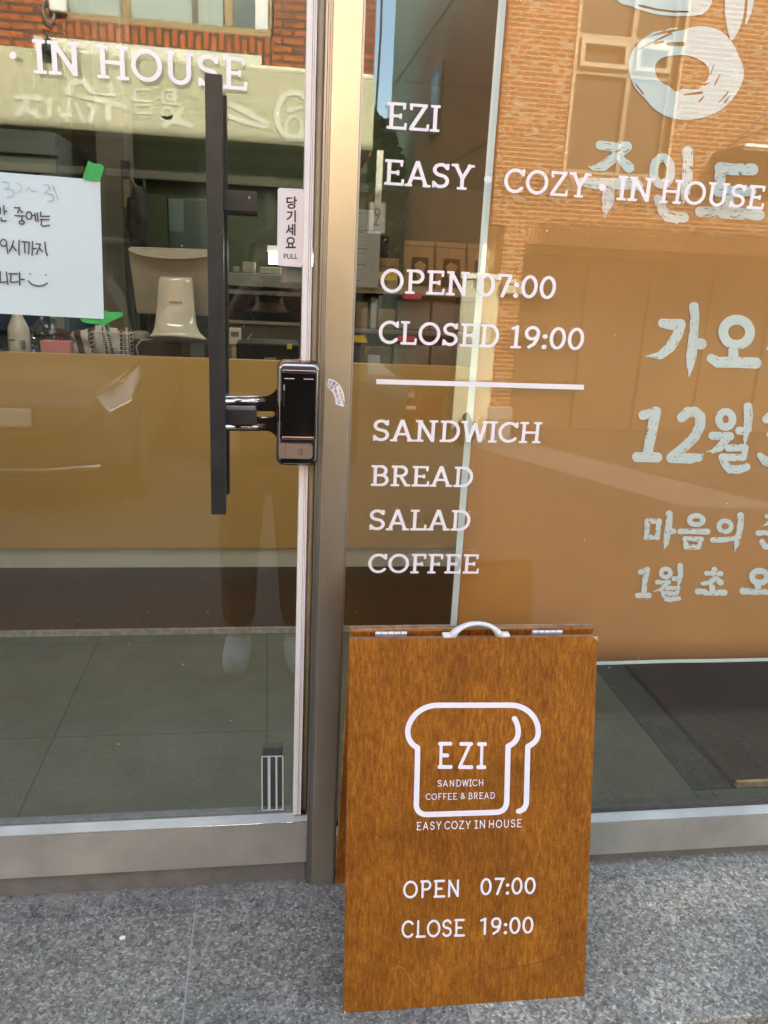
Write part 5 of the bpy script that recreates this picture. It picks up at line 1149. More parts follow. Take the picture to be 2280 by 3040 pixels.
for f_ in [f_ for f_ in hr_.bm.faces if f_.calc_center_median().y > PY+.055 and f_.calc_center_median().z < zz_(1.69)]: hr_.bm.faces.remove(f_)
hr = hr_.build('hair', plain('black_hair', (.012, .010, .009), .6, 0, .2, 90), per, smooth=True)
mdf = plain('dark_features', (.06, .03, .025), .6)
for s_ in (-1, 1): MB().box(PX+s_*.032-.012, PX+s_*.032+.012, PY+.098, PY+.108, zz_(1.618), zz_(1.628), .003).build('eye', mdf, per)
MB().box(PX-.022, PX+.022, PY+.092, PY+.103, zz_(1.548), zz_(1.556), .003).build('mouth', mdf, per)
MB().tube([(PX, PY+.100, zz_(1.625)), (PX, PY+.118, zz_(1.59)), (PX, PY+.100, zz_(1.58))], [.008, .013, .010], 8).build('nose', Mskin, per, smooth=True)
# phone just behind the lens, fingers round it
ph = thing('phone', 'dark phone held upright in both hands of the person', 'phone', (0, -1.512, 1.30))
Mp = Matrix.Translation(CAM) @ Matrix.Rotation(-PITCH, 4, 'X') @ Matrix.Translation(-Vector(CAM))
MB().box(-.037, .037, -1.516, -1.508, 1.180, 1.330, .003, Mp).build('case', plain('phone_case', (.05, .05, .055), .25), ph)
MB().box(.004, .030, -1.5078, -1.5062, 1.290, 1.326, .0015, Mp).build('camera_bump', M['gloss_black'], ph)
for s_ in (-1, 1):
    fv = []; fe = []
    pc_ = Vector((PX+s_*.055, -1.545, zz_(1.545)-.01))
    fv.append((*pc_, .026)); fv.append((pc_.x-s_*.006, pc_.y+.012, pc_.z+.035, .022)); fe.append((0, 1))
    for k in range(4):
        b1 = len(fv); z0 = 1.215+k*.022+.004*(k % 2); ln = (.010, .013, .012, .007)[k]
        fv += [(s_*.050, -1.525, z0, .009), (s_*.047, -1.506, z0+.003, .0085), (s_*(.036-ln), -1.503, z0+.004, .0075)]; fe += [(0 if k < 2 else 1, b1), (b1, b1+1), (b1+1, b1+2)]
    b1 = len(fv); fv += [(s_*.050, -1.545, 1.250, .010), (s_*.030, -1.527, 1.272, .0085)]; fe += [(0, b1), (b1, b1+1)]
    skin('hand', fv, fe, Mskin, per, 0, 1)
# ================================================================== INSIDE THE SHOP
Z5 = (0, 440, 2.592); Z6 = (300, 640, 2.514); Z7 = (1020, 640, 3.352); Z1 = (0, 0, 2.592); Z2 = (400, 200, 2.9625)
def pxz(Z, x, y): return Z[0]+x/Z[2], Z[1]+y/Z[2]
def A(Z, x, y, Y): return at(*pxz(Z, x, y), Y)
def D4(Z, x0, y0, x1, y1, Y): return dims(*pxz(Z, x0, y0), *pxz(Z, x1, y1), Y)
def bx(Z, x0, y0, x1, y1, Y, dep, mb=None, bev=0, zmin=None):
    a_, b_, c_, d_ = D4(Z, x0, y0, x1, y1, Y); mb = mb or MB()
    mb.box(a_, b_, Y, Y+dep, c_ if zmin is None else zmin, d_, bev); return mb
ft = MB().box(-1.7, .799, 1.262, 1.2715, .004, .026).build('floor_trim', plain('pale_floor_trim', (.36, .37, .31), .6, .1, .3, 50)); setp(ft, 'thin pale metal trim between dark tiles and wood floor', 'trim')
we = MB().box(XW+.012, 2.4, .2335, .2455, .0045, .0215).build('raw_wood_strip', M['brownfloor_edge']); setp(we, 'raw light wood strip edging the wood floor by the window', 'trim')
# counter
YC = 1.86; ZD = .885
ct = thing('shop_counter', 'brown panelled shop counter on a pale recessed plinth', 'counter', (0, YC, 0))
MB().box(-1.68, 1.75, YC, YC+.03, .128, .946, .002).build('front_panel', M['counter'], ct)
MB().box(-1.67, 1.74, YC+.05, YC+.07, .0225, .126).build('plinth', M['plinth'], ct)
MB().box(-1.68, 1.75, YC+.0305, 2.55, ZD-.03, ZD, .001).box(-1.68, -1.65, YC+.0305, 2.55, .0225, ZD-.031).box(1.72, 1.75, YC+.0305, 2.55, .0225, ZD-.031).build('desk_top', M['dark'], ct)
# bottle
bc_ = A(Z5, 150, 1500, 2.06); bt = thing('pump_bottle', 'white plastic bottle with small printed label on the counter', 'bottle', (bc_[0], 2.06, ZD))
MB().lathe([(.040, 0), (.043, .006), (.043, .115), (.040, .14), (.030, .165), (.021, .185), (.018, .20), (.018, .235), (.020, .237), (.020, .265), (.014, .268)], (bc_[0], 2.06, ZD), 28).build('body', plain('white_hdpe', (.58, .58, .52), .4, 0, .03, 6), bt, smooth=True)
me = font_mesh('lorem', (0, 0, 0), (1, 0, 0), (0, 1, 0)) if False else None
lb = MB()
for k in range(7): lb.box(bc_[0]+.012, bc_[0]+.034, 2.06-.0425+.006*0, 2.06-.0345, ZD+.055+k*.006, ZD+.0575+k*.006)
lb.box(bc_[0]-.030, bc_[0]-.004, 2.06-.0425, 2.06-.036, ZD+.088, ZD+.096)
lb.build('label_print', plain('grey_label_print', (.16, .16, .17), .6), bt)
# clear crumpled bag
def blob(cx_, cy_, cz_, rx, ry, rz, seed, amp=.2, f_=6, sub=4):
    mb = MB(); bmesh.ops.create_icosphere(mb.bm, subdivisions=sub, radius=1); rn = random.Random(seed); ph_ = [rn.uniform(0, 6) for _ in range(6)]
    for v_ in mb.bm.verts:
        c0 = v_.co.copy(); n_ = 1+amp*math.sin(c0.x*f_+ph_[0])*math.sin(c0.y*f_+ph_[1])+amp*.7*math.sin(c0.z*f_*1.7+ph_[2]+c0.x*3)+amp*.35*math.sin(c0.x*f_*3.1+ph_[3])*math.sin(c0.z*f_*2.9+ph_[4])
        v_.co = Vector((cx_+c0.x*rx*n_, cy_+c0.y*ry*n_, max(cz_-rz*.98, cz_+c0.z*rz*n_)))
    return mb
p = A(Z5, 330, 1430, 2.2); setp(blob(p[0], 2.2, ZD+.075, .075, .05, .075, 3, .28, 7).build('plastic_bag', M['clear']), 'crumpled clear plastic bag behind the pink gift box on the counter', 'plastic bag')
# pink box
a_, b_, c_, d_ = D4(Z5, 311, 1486, 543, 1600, 2.0)
pk = thing('gift_box', 'small pink gift box with thin red cord on the counter', 'gift box', ((a_+b_)/2, 2.0, ZD))
MB().box(a_, b_, 2.0, 2.06, ZD, d_, .003).build('box', plain('pink_card', (.60, .235, .24), .7, 0, .04, 9), pk)
MB().tube([((a_*.4+b_*.6), 2.02, d_), ((a_*.4+b_*.6)-.004, 2.015, d_+.018), ((a_*.4+b_*.6)+.006, 2.02, d_+.03), ((a_*.4+b_*.6)+.012, 2.03, d_)], .0012, 6).build('cord', plain('red_cord', (.5, .03, .04), .6), pk)
# striped bag
q = NT('brown_white_stripes'); wv = q.n('TexWave', wave_type='BANDS', bands_direction='X'); wv.inputs['Scale'].default_value = 5.5; wv.inputs['Distortion'].default_value = 2.2; wv.inputs['Detail'].default_value = 1; wv.inputs['Detail Scale'].default_value = .6
q.l(q.coord((1, .3, .45), (0, R(28), 0)), wv.inputs['Vector']); q.set(q.ramp(wv.outputs['Fac'], [(.45, (.09, .045, .028)), (.52, (.55, .53, .5))]), .75)
p = A(Z5, 770, 1420, 2.22); setp(blob(p[0], 2.22, ZD+.07, .115, .06, .072, 8, .14, 4).build('fabric_bag', q.m, smooth=True), 'brown and white striped cloth bag slumped on the counter', 'bag')
p = A(Z5, 440, 1420, 2.3); setp(blob(p[0], 2.3, ZD+.06, .10, .05, .06, 5, .14, 4).build('bread_bag', plain('dark_brown_cloth', (.075, .04, .025), .8, 0, .2, 20), smooth=True), 'dark brown bundle between the clear bag and the striped bag', 'bag')
# wire basket with pens
a_, b_, c_, d_ = D4(Z5, 690, 1425, 1000, 1600, 1.96); bk = thing('wire_basket', 'open wire basket holding pens on the counter', 'basket', ((a_+b_)/2, 2.0, ZD))
W_ = MB(); y0_, y1_ = 1.96, 2.05
for k in range(9):
    z = ZD+.004+(d_-ZD-.004)*k/8; r_ = .0022 if k == 8 else .0014
    W_.tube([(a_, y0_, z), (b_, y0_, z), (b_, y1_, z), (a_, y1_, z), (a_, y0_, z)], r_, 6)
for k in range(5):
    x = a_+(b_-a_)*k/4; W_.tube([(x, y0_, ZD+.002), (x, y0_, d_)], .0013, 6).tube([(x, y1_, ZD+.002), (x, y1_, d_)], .0013, 6)
W_.build('wire_frame', plain('bright_wire', (.60, .60, .58), .3, .8, .05, 50), bk)
pcol = [(.55, .54, .5), (.10, .22, .06), (.5, .5, .48), (.06, .06, .06), (.45, .43, .2)]
rn = random.Random(5)
for k in range(5):
    x = a_+.014+(b_-a_-.03)*k/4; lean = rn.uniform(-.03, .03); col = pcol[k]
    pn = thing('pen', ['white pen in the wire basket, nearest its left side', 'green pen leaning in the wire basket', 'grey pen standing in the middle of the wire basket', 'black pen in the wire basket', 'pale yellow pen at the right side of the wire basket'][k], 'pen', (x, 2.0, ZD), 'pens in the wire basket')
    MB().tube([(x, 2.0+rn.uniform(-.02, .02), ZD+.006), (x+lean, 2.0, d_+.012+.02*rn.random())], .0042, 8).build('barrel', plain('pen_plastic', col, .4), pn, smooth=True)
p = A(Z5, 1082, 1440, 2.2); cu = MB().lathe([(.028, 0), (.034, .004), (.037, p[2]-ZD+.004), (.036, p[2]-ZD+.012), (.030, p[2]-ZD+.018)], (p[0], 2.2, ZD), 24).build('cup', M['pos'], smooth=True); setp(cu, 'small off-white lidded cup between basket and screen on the counter', 'cup')
# till screen seen from behind
tt = thing('till_screen', 'beige till monitor seen from behind on a glossy flared stand', 'monitor', tuple(A(Z6, 560, 940, 2.12)))
def P6(x, y, Y): return Vector(A(Z6, x, y, Y))
sc_b = MB(); yt0, yb0 = 2.10, 2.22
fr_ = [P6(200, 240, yt0), P6(862, 262, yt0), P6(812, 752, yb0), P6(266, 736, yb0)]
sc_b.prism(fr_, (0, .035, .006)); bmesh.ops.bevel(sc_b.bm, geom=sc_b.bm.edges[:], offset=.006, segments=3, affect='EDGES')
scr = sc_b.build('screen_back', M['pos'], tt, angle=30)
tb = MB(); n_ = 12; rows = []
for k in range(n_+1):
    t_ = k/n_; x = 205+650*t_; sag = 62*math.sin(math.pi*t_)**.5 if True else 0; yy = 248+22*t_
    rows.append([P6(x, yy, yt0-.001), P6(x, yy+8+sag*.9, yt0+.008-.016)])
tb.grid(rows).build('top_vent', plain('speckled_vent', (.37, .35, .29), .6, 0, .3, 350), scr)
stn = MB(); prof = [(445, 450, 485, 675, 452), (470, 500, 0, 0, 0)]
L_ = [(440, 452, 2.075), (432, 560, 2.062), (424, 660, 2.05), (416, 760, 2.035), (405, 850, 2.012), (385, 895, 1.995), (352, 915, 1.985)]
R_ = [(678, 458, 2.075), (684, 560, 2.062), (692, 660, 2.05), (700, 760, 2.035), (712, 850, 2.012), (745, 905, 1.995), (800, 945, 1.985)]
G_ = []
for (xl, yl, Yl), (xr, yr_, Yr) in zip(L_, R_):
    row = []
    for k in range(13):
        t_ = k/12; bul = math.sin(math.pi*t_)**.6
        row.append(P6(xl+(xr-xl)*t_, yl+(yr_-yl)*t_-(18 if yl > 850 else 0)*bul, Yl-.022*bul))
    G_.append(row)
so_ = stn.grid(G_).build('stand', M['pos2'], tt, smooth=True); md = so_.modifiers.new('thickness', 'SOLIDIFY'); md.thickness = .012; md.offset = -1; ms = so_.modifiers.new('subdivision', 'SUBSURF'); ms.levels = ms.render_levels = 1
p0 = P6(510, 655, 2.008); ob = font_mesh('POSBANK', p0, P6(606, 657, 2.008)-p0, (0, 0, (P6(510, 638, 2.008)-p0).z), .02); link('lettering', ob, plain('grey_logo_print', (.07, .07, .065), .5), so_)
MB().tube([P6(385, 925, 2.02), P6(300, 930, 2.01), P6(262, 975, 2.0), P6(275, 1040, 2.0), P6(300, 1075, 2.02)], .0035, 8).build('cable', M['pos'], tt, smooth=True)
cdw = thing('cash_drawer', 'dark cash drawer box under the till screen', 'cash drawer', tuple(A(Z6, 530, 1060, 2.06)))
bx(Z6, 225, 948, 812, 1100, 2.06, .30, bev=.004, zmin=ZD).build('case', plain('dark_brown_steel', (.045, .032, .022), .5, 0, .1, 9), cdw)
bx(Z6, 668, 955, 772, 1100, 2.052, .006, zmin=ZD).build('side_plate', plain('blue_grey_plate', (.12, .15, .16), .45), cdw)
# card reader, receipt printer, yellow clip
a_, b_, c_, d_ = D4(Z6, 955, 838, 1048, 966, 2.1)
cr = thing('card_reader', 'white card reader with small grey screen behind the door handle', 'card reader', ((a_+b_)/2, 2.1, c_))
MB().box(a_, b_, 2.1, 2.13, c_, d_, .005).build('body', M['pos2'], cr)
MB().box(a_+.008, b_-.012, 2.0985, 2.1, d_-.038, d_-.016).build('screen', plain('lcd_grey', (.14, .15, .13), .2), cr)
MB().tube([(b_-.004, 2.115, c_+.01), (b_+.02, 2.12, c_-.004), (b_+.028, 2.12, c_+.03), (b_+.045, 2.12, c_+.05)], .0022, 6).box(a_+.01, b_-.01, 2.11, 2.125, ZD, c_-.0005).build('stand', M['pos'], cr)
a_, b_, c_, d_ = D4(Z6, 1010, 958, 1475, 1140, 1.95)
rp = thing('receipt_printer', 'black receipt printer with pale maker lettering just above the counter edge', 'printer', ((a_+b_)/2, 1.95, ZD))
MB().box(a_, b_, 1.95, 2.2, ZD, d_, .008).build('case', plain('matt_black_case', (.016, .015, .013), .7, 0, .1, 20, .2), rp)
MB().box(a_+(b_-a_)*.27, a_+(b_-a_)*.28, 1.949, 1.95, ZD+.01, d_-.01).build('seam', M['gloss_black'], rp)
p0 = P6(1215, 1078, 1.9485); ob = font_mesh('AHAPOS', p0, P6(1307, 1080, 1.9485)-p0, (0, 0, (P6(1215, 1057, 1.9485)-p0).z), .02); link('lettering', ob, plain('grey_print2', (.42, .41, .38), .5), rp)
yc_ = bx(Z6, 1388, 958, 1425, 996, 1.943, .006, bev=.001).build('sticky_note', plain('lime_note', (.42, .45, .03), .7)); setp(yc_, 'small lime yellow note stuck on the black receipt printer', 'sticky note')
# sticker on the inner face of the door, its back seen through the glass
st_in = bx(Z6, 1345, 190, 1500, 497, .0172, .0004).build('inner_sticker', plain('grey_sticker_back', (.30, .31, .30), .6, 0, .05, 9), door)
# --- back of the room
olive = M['wallgreen']
bw = MB().box(-1.69, 2.39, 5.2, 5.25, .022, 2.7).build('partition_wall', olive); setp(bw, 'olive green back wall of the kitchen', 'wall')
bb = MB(); a_ = A(Z2, 400, 955, 5.0); bb.box(-1.69, 2.39, 5.0, 5.19, a_[2]-.035, a_[2]+.035).build('wall_ledge', plain('pale_olive_ledge', (.24, .26, .19), .7)); setp(bpy.data.objects['wall_ledge'], 'pale horizontal ledge along the olive back wall', 'ledge')
col_ = MB(); a_, b_, c_, d_ = D4(Z5, 775, 80, 985, 1300, 3.3); col_.box(a_, b_, 3.3, 3.6, .022, 2.69).build('partition_column', plain('grey_brown_column', (.17, .15, .125), .75, 0, .08, 4)); setp(bpy.data.objects['partition_column'], 'grey brown column behind the counter beside the till', 'column')
bs_ = thing('black_rack', 'black metal rack standing against the grey brown column', 'rack', tuple(A(Z5, 1000, 1300, 3.22)))
x0, x1 = A(Z5, 935, 300, 3.22)[0], A(Z5, 1000, 300, 3.22)[0]; x2 = A(Z5, 1118, 300, 3.22)[0]
MB().box(x0, x1, 3.22, 3.26, .022, A(Z5, 960, 95, 3.22)[2]).build('upright', M['dark'], bs_)
MB().box(x2-.012, x2, 3.22, 3.25, .022, A(Z5, 1110, 240, 3.22)[2]).build('upright', M['dark'], bs_)
MB().tube([A(Z5, 1000, 240, 3.23), A(Z5, 1115, 375, 3.23)], .007, 6).build('brace', M['dark'], bs_)
MB().box(x1, x2-.013, 3.222, 3.248, A(Z5, 1050, 472, 3.22)[2], A(Z5, 1050, 455, 3.22)[2]).build('brace', M['dark'], bs_)
rg = bx(Z5, 950, 240, 998, 452, 3.19, .02).build('paper_roll', plain('kraft_roll', (.26, .19, .11), .7)); setp(rg, 'narrow kraft paper roll hanging on the black rack', 'paper roll')
ap = blob(A(Z5, 1060, 560, 3.15)[0], 3.15, A(Z5, 1060, 560, 3.15)[2], .055, .03, .16, 11, .12, 5).build('dark_apron', plain('dark_cloth', (.035, .035, .033), .9, 0, .3, 60), smooth=True); setp(ap, 'dark apron hanging from the black rack', 'apron')
a_, b_, c_, d_ = D4(Z5, 1285, 385, 1700, 650, 3.9)
fg = thing('fridge', 'dark teal fridge standing in front of the olive wall', 'fridge', ((a_+b_)/2, 3.9, .022))
MB().box(a_, b_, 3.9, 4.5, .10, d_, .01).build('body', plain('dark_teal_steel', (.050, .075, .070), .35, .3, .1, 3), fg)
MB().box(a_+.01, b_-.01, 3.905, 4.45, .022, .098).build('base', M['dark'], fg)
MB().box(a_+.012, a_+.10, 3.893, 3.899, c_, d_-.01).build('handle_panel', plain('teal_panel', (.10, .15, .15), .3), fg)
# glazed drinks cabinet at the left
a_, b_, c_, d_ = D4(Z1, -300, 990, 442, 1800, 3.0)
fc_ = thing('display_cabinet', 'grey steel drinks cabinet with dark glass door at the left of the room', 'cabinet', ((a_+b_)/2, 3.0, .022))
MB().box(a_, b_, 3.06, 3.6, .022, d_).box(a_, b_, 3.0, 3.058, d_-.11, d_, .006).build('case', plain('blue_grey_steel', (.20, .24, .24), .45, .3, .06, 4), fc_)
dr = MB(); zd = d_-.125
dr.box(a_+.004, b_-.012, 3.0, 3.05, zd-.07, zd, .004).box(b_-.085, b_-.012, 3.0, 3.05, .1, zd-.071, .004).box(a_+.004, a_+.07, 3.0, 3.05, .1, zd-.071, .004)
dro = dr.build('door', plain('grey_door_frame', (.27, .31, .30), .4, .2, .05, 4), fc_)
MB().box(a_+.07, b_-.086, 3.02, 3.03, .1, zd-.072).build('glass', plain('dark_cabinet_glass', (.02, .028, .034), .1, 0, .3, 40), dro)
a_, b_, c_, d_ = D4(Z1, 478, 930, 760, 1300, 3.7)
wd_ = thing('wood_cupboard', 'narrow brown wood cupboard beside the drinks cabinet', 'cupboard', ((a_+b_)/2, 3.7, .022))
MB().box(a_, a_+(b_-a_)*.28, 3.7, 4.2, .022, 2.5).build('side_panel', plain('tan_board', (.20, .135, .065), .6, 0, .08, 4), wd_)
MB().box(a_+(b_-a_)*.285, b_, 3.71, 4.2, .022, 2.5).build('door', plain('brown_board', (.10, .085, .06), .6, 0, .08, 4), wd_)
# back counter with steel shelf, oven, plates
YK2 = 3.5
kb = thing('kitchen_bench', 'steel kitchen bench with dark oven front behind the till', 'kitchen bench', tuple(A(Z6, 1200, 900, YK2)))
a_, b_, c_, d_ = D4(Z6, 940, 440, 1640, 500, YK2); zsh = d_
MB().box(a_, 2.3, YK2, YK2+.5, c_-.03, d_, .004).build('shelf', plain('grey_steel_sheet', (.22, .23, .22), .4, .5, .1, 9), kb)
z1 = A(Z6, 1200, 575, YK2)[2]; MB().box(a_, b_-.12, YK2-.012, YK2+.01, z1-.016, z1+.012, .003).build('rail', M['chrome'], kb)
z2 = A(Z6, 1200, 800, YK2)[2]; MB().box(a_, b_-.12, YK2-.012, YK2+.01, z2-.010, z2+.008, .002).build('rail', plain('dull_rail', (.35, .33, .28), .4, .6), kb)
MB().box(a_, 2.3, YK2+.02, YK2+.45, z2+.012, c_-.034).build('oven_front', plain('black_oven', (.012, .013, .014), .2, 0, .2, 6), kb)
MB().box(a_, 2.3, YK2+.012, YK2+.5, .022, z2-.012).build('cupboard', plain('beige_cupboard', (.16, .145, .105), .6, 0, .15, 5), kb)
kx = [('takeaway_box', 'pale takeaway box on the steel shelf, nearest the handle', (985, 380, 1035, 438), (.28, .28, .22)), ('takeaway_box', 'tilted cream takeaway box on the steel shelf', (1055, 345, 1150, 438), (.33, .31, .24)), ('bread_tray', 'low pale green bread tray at the right end of the steel shelf', (1185, 385, 1345, 438), (.36, .40, .29))]
for k, (n_, lb_, r4, c4) in enumerate(kx):
    o_ = bx(Z6, *r4, YK2+.06, .14, bev=.006, zmin=zsh).build(n_, plain('card_'+str(k), c4, .7)); setp(o_, lb_, n_.split('_')[1], 'containers on the steel shelf')
    if k == 1: pass
a_, b_, c_, d_ = D4(Z6, 1238, 276, 1420, 372, YK2+.14)
lp = thing('kitchen_lamp', 'lit white tube lamp over the steel kitchen shelf', 'lamp', ((a_+b_)/2, YK2+.14, c_))
MB().box(a_, b_+.25, YK2+.16, YK2+.24, d_+.002, d_+.04, .004).build('housing', M['white'], lp)
em_ = NT('lit_tube'); em_.b.inputs['Emission Color'].default_value = (1, .97, .85, 1); em_.b.inputs['Emission Strength'].default_value = 2.2; em_.set((.8, .8, .75), .5)
MB().tube([(a_+.01, YK2+.17, (c_+d_)/2), (b_+.24, YK2+.17, (c_+d_)/2)], (d_-c_)*.42, 14).build('lit_tube', em_.m, lp, smooth=True)
# unseen ceiling lights added to brighten the room (glints on the bags suggest lamps)
cem = NT('added_light_panel'); cem.b.inputs['Emission Color'].default_value = (1, .95, .82, 1); cem.b.inputs['Emission Strength'].default_value = 4.0; cem.set((.8, .8, .75), .5)
for k, (x, y, lb_) in enumerate(((-.75, .95, 'added ceiling strip light brightening the door side of the shop'), (.95, .95, 'added ceiling strip light brightening the window side of the shop'), (.1, 3.0, 'added ceiling strip light brightening the kitchen'))):
    cl_ = thing('added_ceiling_light', lb_, 'ceiling light', (x, y, 2.69), 'added ceiling strip lights')
    MB().box(x-.55, x+.55, y-.06, y+.06, 2.665, 2.698, .004).build('housing', M['white'], cl_)
    MB().box(x-.53, x+.53, y-.045, y+.045, 2.655, 2.664).build('added_lit_panel', cem.m, cl_)
# --- shelf of kraft bags to the right of the post
YS2 = 2.36
zA = A(Z7, 700, 725, YS2)[2]; zB = A(Z7, 700, 1150, YS2)[2]; xs0, xs1 = A(Z7, 60, 800, YS2)[0], 1.72
sh = thing('display_shelf', 'beige display shelf with pink price tags standing on the counter', 'shelf', ((xs0+xs1)/2, YS2, ZD))
th_ = A(Z7, 700, 725, YS2)[2]-A(Z7, 700, 792, YS2)[2]
MB().box(xs0, xs1, YS2, YS2+.30, zA-th_, zA, .002).build('shelf_board', plain('beige_shelf', (.30, .26, .18), .6, 0, .06, 5), sh)
MB().box(xs0, xs1, YS2, YS2+.30, zB-.018, zB, .002).build('shelf_board', plain('steel_shelf', (.20, .19, .17), .4, .5, .08, 8), sh)
MB().box(xs0, xs1, YS2+.305, YS2+.32, ZD, zA+.45).build('back_board', plain('dim_back_board', (.13, .115, .08), .8, 0, .08, 4), sh)
for x in (xs0, xs1-.02): MB().box(x, x+.02, YS2+.002, YS2+.30, ZD, zB-.019).box(x, x+.02, YS2+.002, YS2+.30, zB+.001, zA-th_-.001).build('upright', M['dark'], sh)
pinkm = plain('pink_price_tag', (.55, .06, .13), .6)
for r4 in ((595, 768, 775, 828), (535, 1196, 722, 1252), (1110, 1270, 1145, 1320)):
    a_, b_, c_, d_ = D4(Z7, *r4, YS2-.004); MB().box(a_, b_, YS2-.004, YS2-.001, c_, d_).build('price_tag', pinkm, sh)
a_, b_, c_, d_ = D4(Z7, 105, 1192, 236, 1262, YS2-.004); MB().prism([(a_, YS2-.004, c_), (b_, YS2-.004, c_), (b_-.012, YS2-.004, d_), (a_, YS2-.004, d_)], (0, .003, 0)).build('yellow_tag', plain('yellow_tag', (.60, .43, .02), .6), sh)
# kraft window bags
def kraft(x0, x1, zb, zt, y, label):
    o = thing('kraft_bag', label, 'paper bag', ((x0+x1)/2, y, zb), 'kraft window bags on the display shelf')
    w_ = x1-x0; rows = []
    prof_ = [(0, .06, 0), (.05, .062, .0), (.5, .05, .01), (.86, .022, .03), (.90, .014, .035), (1.0, .010, .035)]
    mb = MB(); V_ = []
    for t_, dep, off in prof_: V_.append([mb.bm.verts.new((x, yy, zb+(zt-zb)*t_)) for x, yy in ((x0+.004, y+off), (x0+w_*.5, y+off-.006), (x1-.004, y+off), (x1-.004, y+off+dep), (x0+.004, y+off+dep))])
    for i in range(len(V_)-1):
        for k in range(5): mb.bm.faces.new((V_[i][k], V_[i][(k+1) % 5], V_[i+1][(k+1) % 5], V_[i+1][k]))
    mb.bm.faces.new(V_[0]); mb.bm.faces.new(V_[-1]); mb.build('bag', M['kraft'], o)
    MB().box(x0+.002, x1-.002, y+.026, y+.034, zt-(zt-zb)*.10, zt).build('folded_top', plain('kraft_fold', (.36, .245, .125), .8, 0, .1, 25), o)
    wn_ = MB().prism([(x0+w_*.2, y-.0068, zb+.012), (x1-w_*.16, y-.0062, zb+.012), (x1-w_*.2, y+.012, zb+(zt-zb)*.66), (x0+w_*.26, y+.010, zb+(zt-zb)*.66)], (0, .002, 0)); wn_.build('clear_window', plain('dark_bag_window', (.045, .033, .022), .06, 0, .4, 30), o)
zt_b = A(Z7, 750, 250, YS2+.05)[2]
xx = [A(Z7, v, 400, YS2+.05)[0] for v in (600, 918, 1236, 1554)]; wk = xx[1]-xx[0]
labs = ['leftmost kraft window bag on the display shelf', 'second kraft window bag from the left on the display shelf', 'third kraft window bag, cut by the edge of the brown banner']
for k in range(3): kraft(xx[k]+.003, xx[k]+wk-.003, zA, zt_b, YS2+.05, labs[k])
a_, b_, c_, d_ = D4(Z7, 285, 422, 545, 715, YS2+.03)
cb_ = thing('cardboard_box', 'small cardboard box with yellow sticker on the display shelf', 'cardboard box', ((a_+b_)/2, YS2+.03, zA))
MB().box(a_, b_, YS2+.03, YS2+.2, zA, d_, .003).build('box', M['kraft'], cb_)
zf_ = A(Z7, 400, 505, YS2+.029)[2]; MB().box(a_+.001, b_-.001, YS2+.0292, YS2+.0298, zf_-.001, zf_+.001).build('flap_line', M['dark'], cb_)
e4 = D4(Z7, 325, 562, 535, 642, YS2+.029); MB().box(e4[0], e4[1], YS2+.0285, YS2+.0297, e4[2], e4[3]).build('yellow_sticker', plain('yellow_sticker', (.62, .42, .015), .6), cb_)
# dark block stands in for the shaded black gap; then the posted sheets
hd_ = bx(Z7, 356, 200, 450, 440, YS2+.10, .05, zmin=zA).build('dark_gap_block', M['dark']); setp(hd_, 'dark block standing in for the black gap behind the cardboard box on the display shelf', 'dark gap')
shm = plain('grey_white_sheet', (.33, .335, .34), .7, 0, .04, 6); txm = plain('grey_sheet_print', (.15, .15, .155), .7)
for k, (r4, lb_) in enumerate((((112, 150, 356, 715), 'long printed price sheet hanging behind the post, text in rows'), ((112, -60, 300, 142), 'short printed sheet above the long price sheet behind the post'))):
    a_, b_, c_, d_ = D4(Z7, *r4, YS2-.02-.003*k); ps_ = thing('price_sheet', lb_, 'paper sheet', (a_, YS2-.02, c_)); ps_['group'] = 'printed sheets behind the post'
    MB().box(a_-.05, b_, YS2-.02-.003*k, YS2-.0195-.003*k, c_, d_).build('sheet', shm, ps_)
    tx = MB(); yy = YS2-.0206-.003*k; n_ = 14 if k == 0 else 3
    for j in range(n_):
        z = d_-(d_-c_)*(j+.6)/n_; tx.box(a_+.012, a_+.012+(.02 if j % 3 == 0 else .034)*(1+.3*math.sin(j*5)), yy, yy+.0004, z, z+(.005 if j % 4 == 0 else .002))
    tx.build('print_rows', txm, ps_)
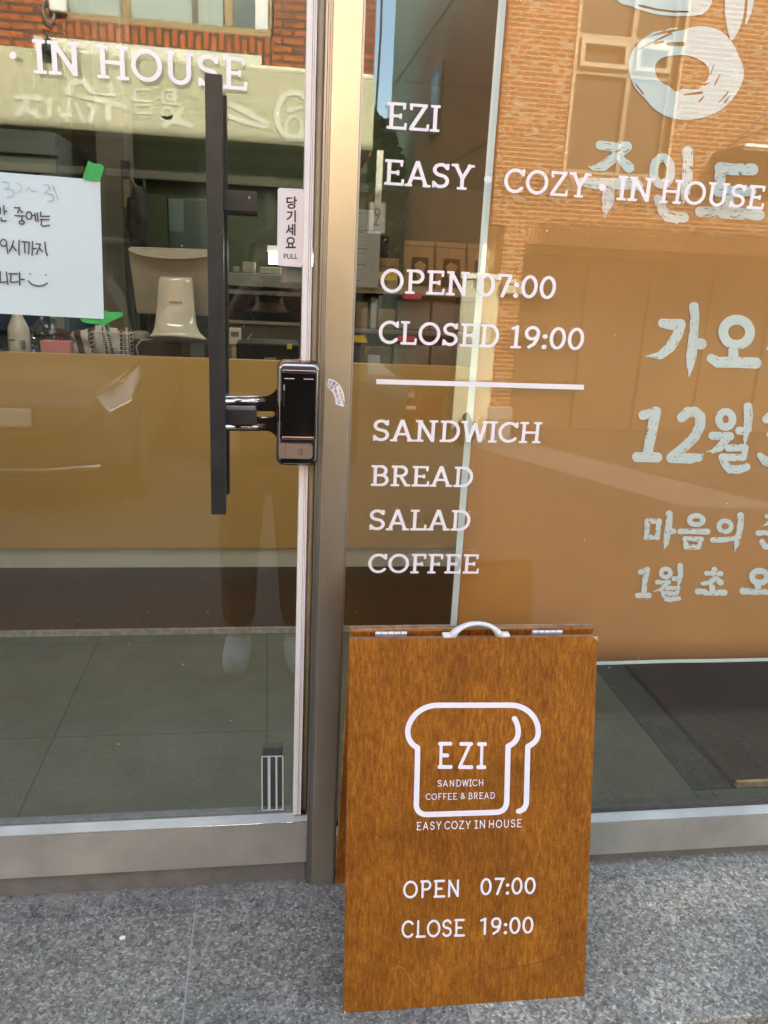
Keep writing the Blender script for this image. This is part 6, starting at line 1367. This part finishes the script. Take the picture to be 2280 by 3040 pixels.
# goods on the lower shelf
gl_ = [('carton', 'brown carton on the lower display shelf behind the post', (118, 860, 240, 1140), (.17, .115, .06)), ('milk_bottle', 'white bottle on the lower display shelf', (275, 815, 335, 1000), (.34, .33, .30)), ('carton', 'tan carton in the middle of the lower display shelf', (345, 930, 515, 1140), (.20, .14, .07)), ('storage_tub', 'grey plastic tub on the lower display shelf', (530, 850, 860, 1140), (.17, .17, .16)), ('storage_tub', 'second grey tub behind the word CLOSED on the lower shelf', (880, 860, 1160, 1140), (.15, .15, .145)), ('storage_tub', 'dark tub half hidden by the brown banner', (1180, 850, 1500, 1140), (.10, .10, .095))]
for k, (n_, lb_, r4, c4) in enumerate(gl_):
    o_ = bx(Z7, *r4, YS2+.04+.01*(k % 2), .16, bev=.006, zmin=zB).build(n_, plain('goods_'+str(k), c4, .6, 0, .15, 20)); setp(o_, lb_, n_.split('_')[-1], 'goods on the lower display shelf')
gl2 = [('bread_crate', 'dark crate under the lower display shelf by the post', (60, 1290, 190, 1480), (.06, .05, .04)), ('paper_sack', 'olive paper sack under the lower display shelf', (195, 1300, 480, 1480), (.12, .095, .05)), ('plastic_tub', 'pale tub under the lower display shelf', (500, 1290, 850, 1480), (.21, .20, .185)), ('plastic_tub', 'grey tub under the lower display shelf near the banner', (870, 1300, 1300, 1480), (.15, .145, .14))]
for k, (n_, lb_, r4, c4) in enumerate(gl2):
    o_ = bx(Z7, *r4, YS2+.03+.012*(k % 2), .18, bev=.006, zmin=ZD).build(n_, plain('under_'+str(k), c4, .6, 0, .2, 18)); setp(o_, lb_, n_.split('_')[-1], 'goods under the lower display shelf')

# specks of dust and splashes on the outside of the glass
rn = random.Random(12); sp1 = MB(); sp2 = MB()
for k in range(46):
    x = rn.uniform(-.55, .03) if k % 2 else rn.uniform(.17, 1.2); z = rn.uniform(.3, 1.7); r_ = rn.uniform(.0004, .0011)
    P_ = [(x+r_*(1+.5*rn.random())*math.cos(a_), -.0009, z+r_*(1+.8*rn.random())*math.sin(a_)) for a_ in [2*math.pi*q_/7 for q_ in range(7)]]
    (sp1 if k % 2 else sp2).prism(P_, (0, .0004, 0))
for mb, par in ((sp1, door), (sp2, win)): setp(mb.build('dust_specks', M['sticker'], par), kind='stuff')
scr_ = MB(); f_ = lambda x, y: Vector(at(1140+x/1.4553, 1400+y/1.4553, -.0012)); scr_.tube([f_(816, 562), f_(826, 575), f_(840, 587)], .0006, 5); scr_.build('straw_scratch', M['kraft'], win)
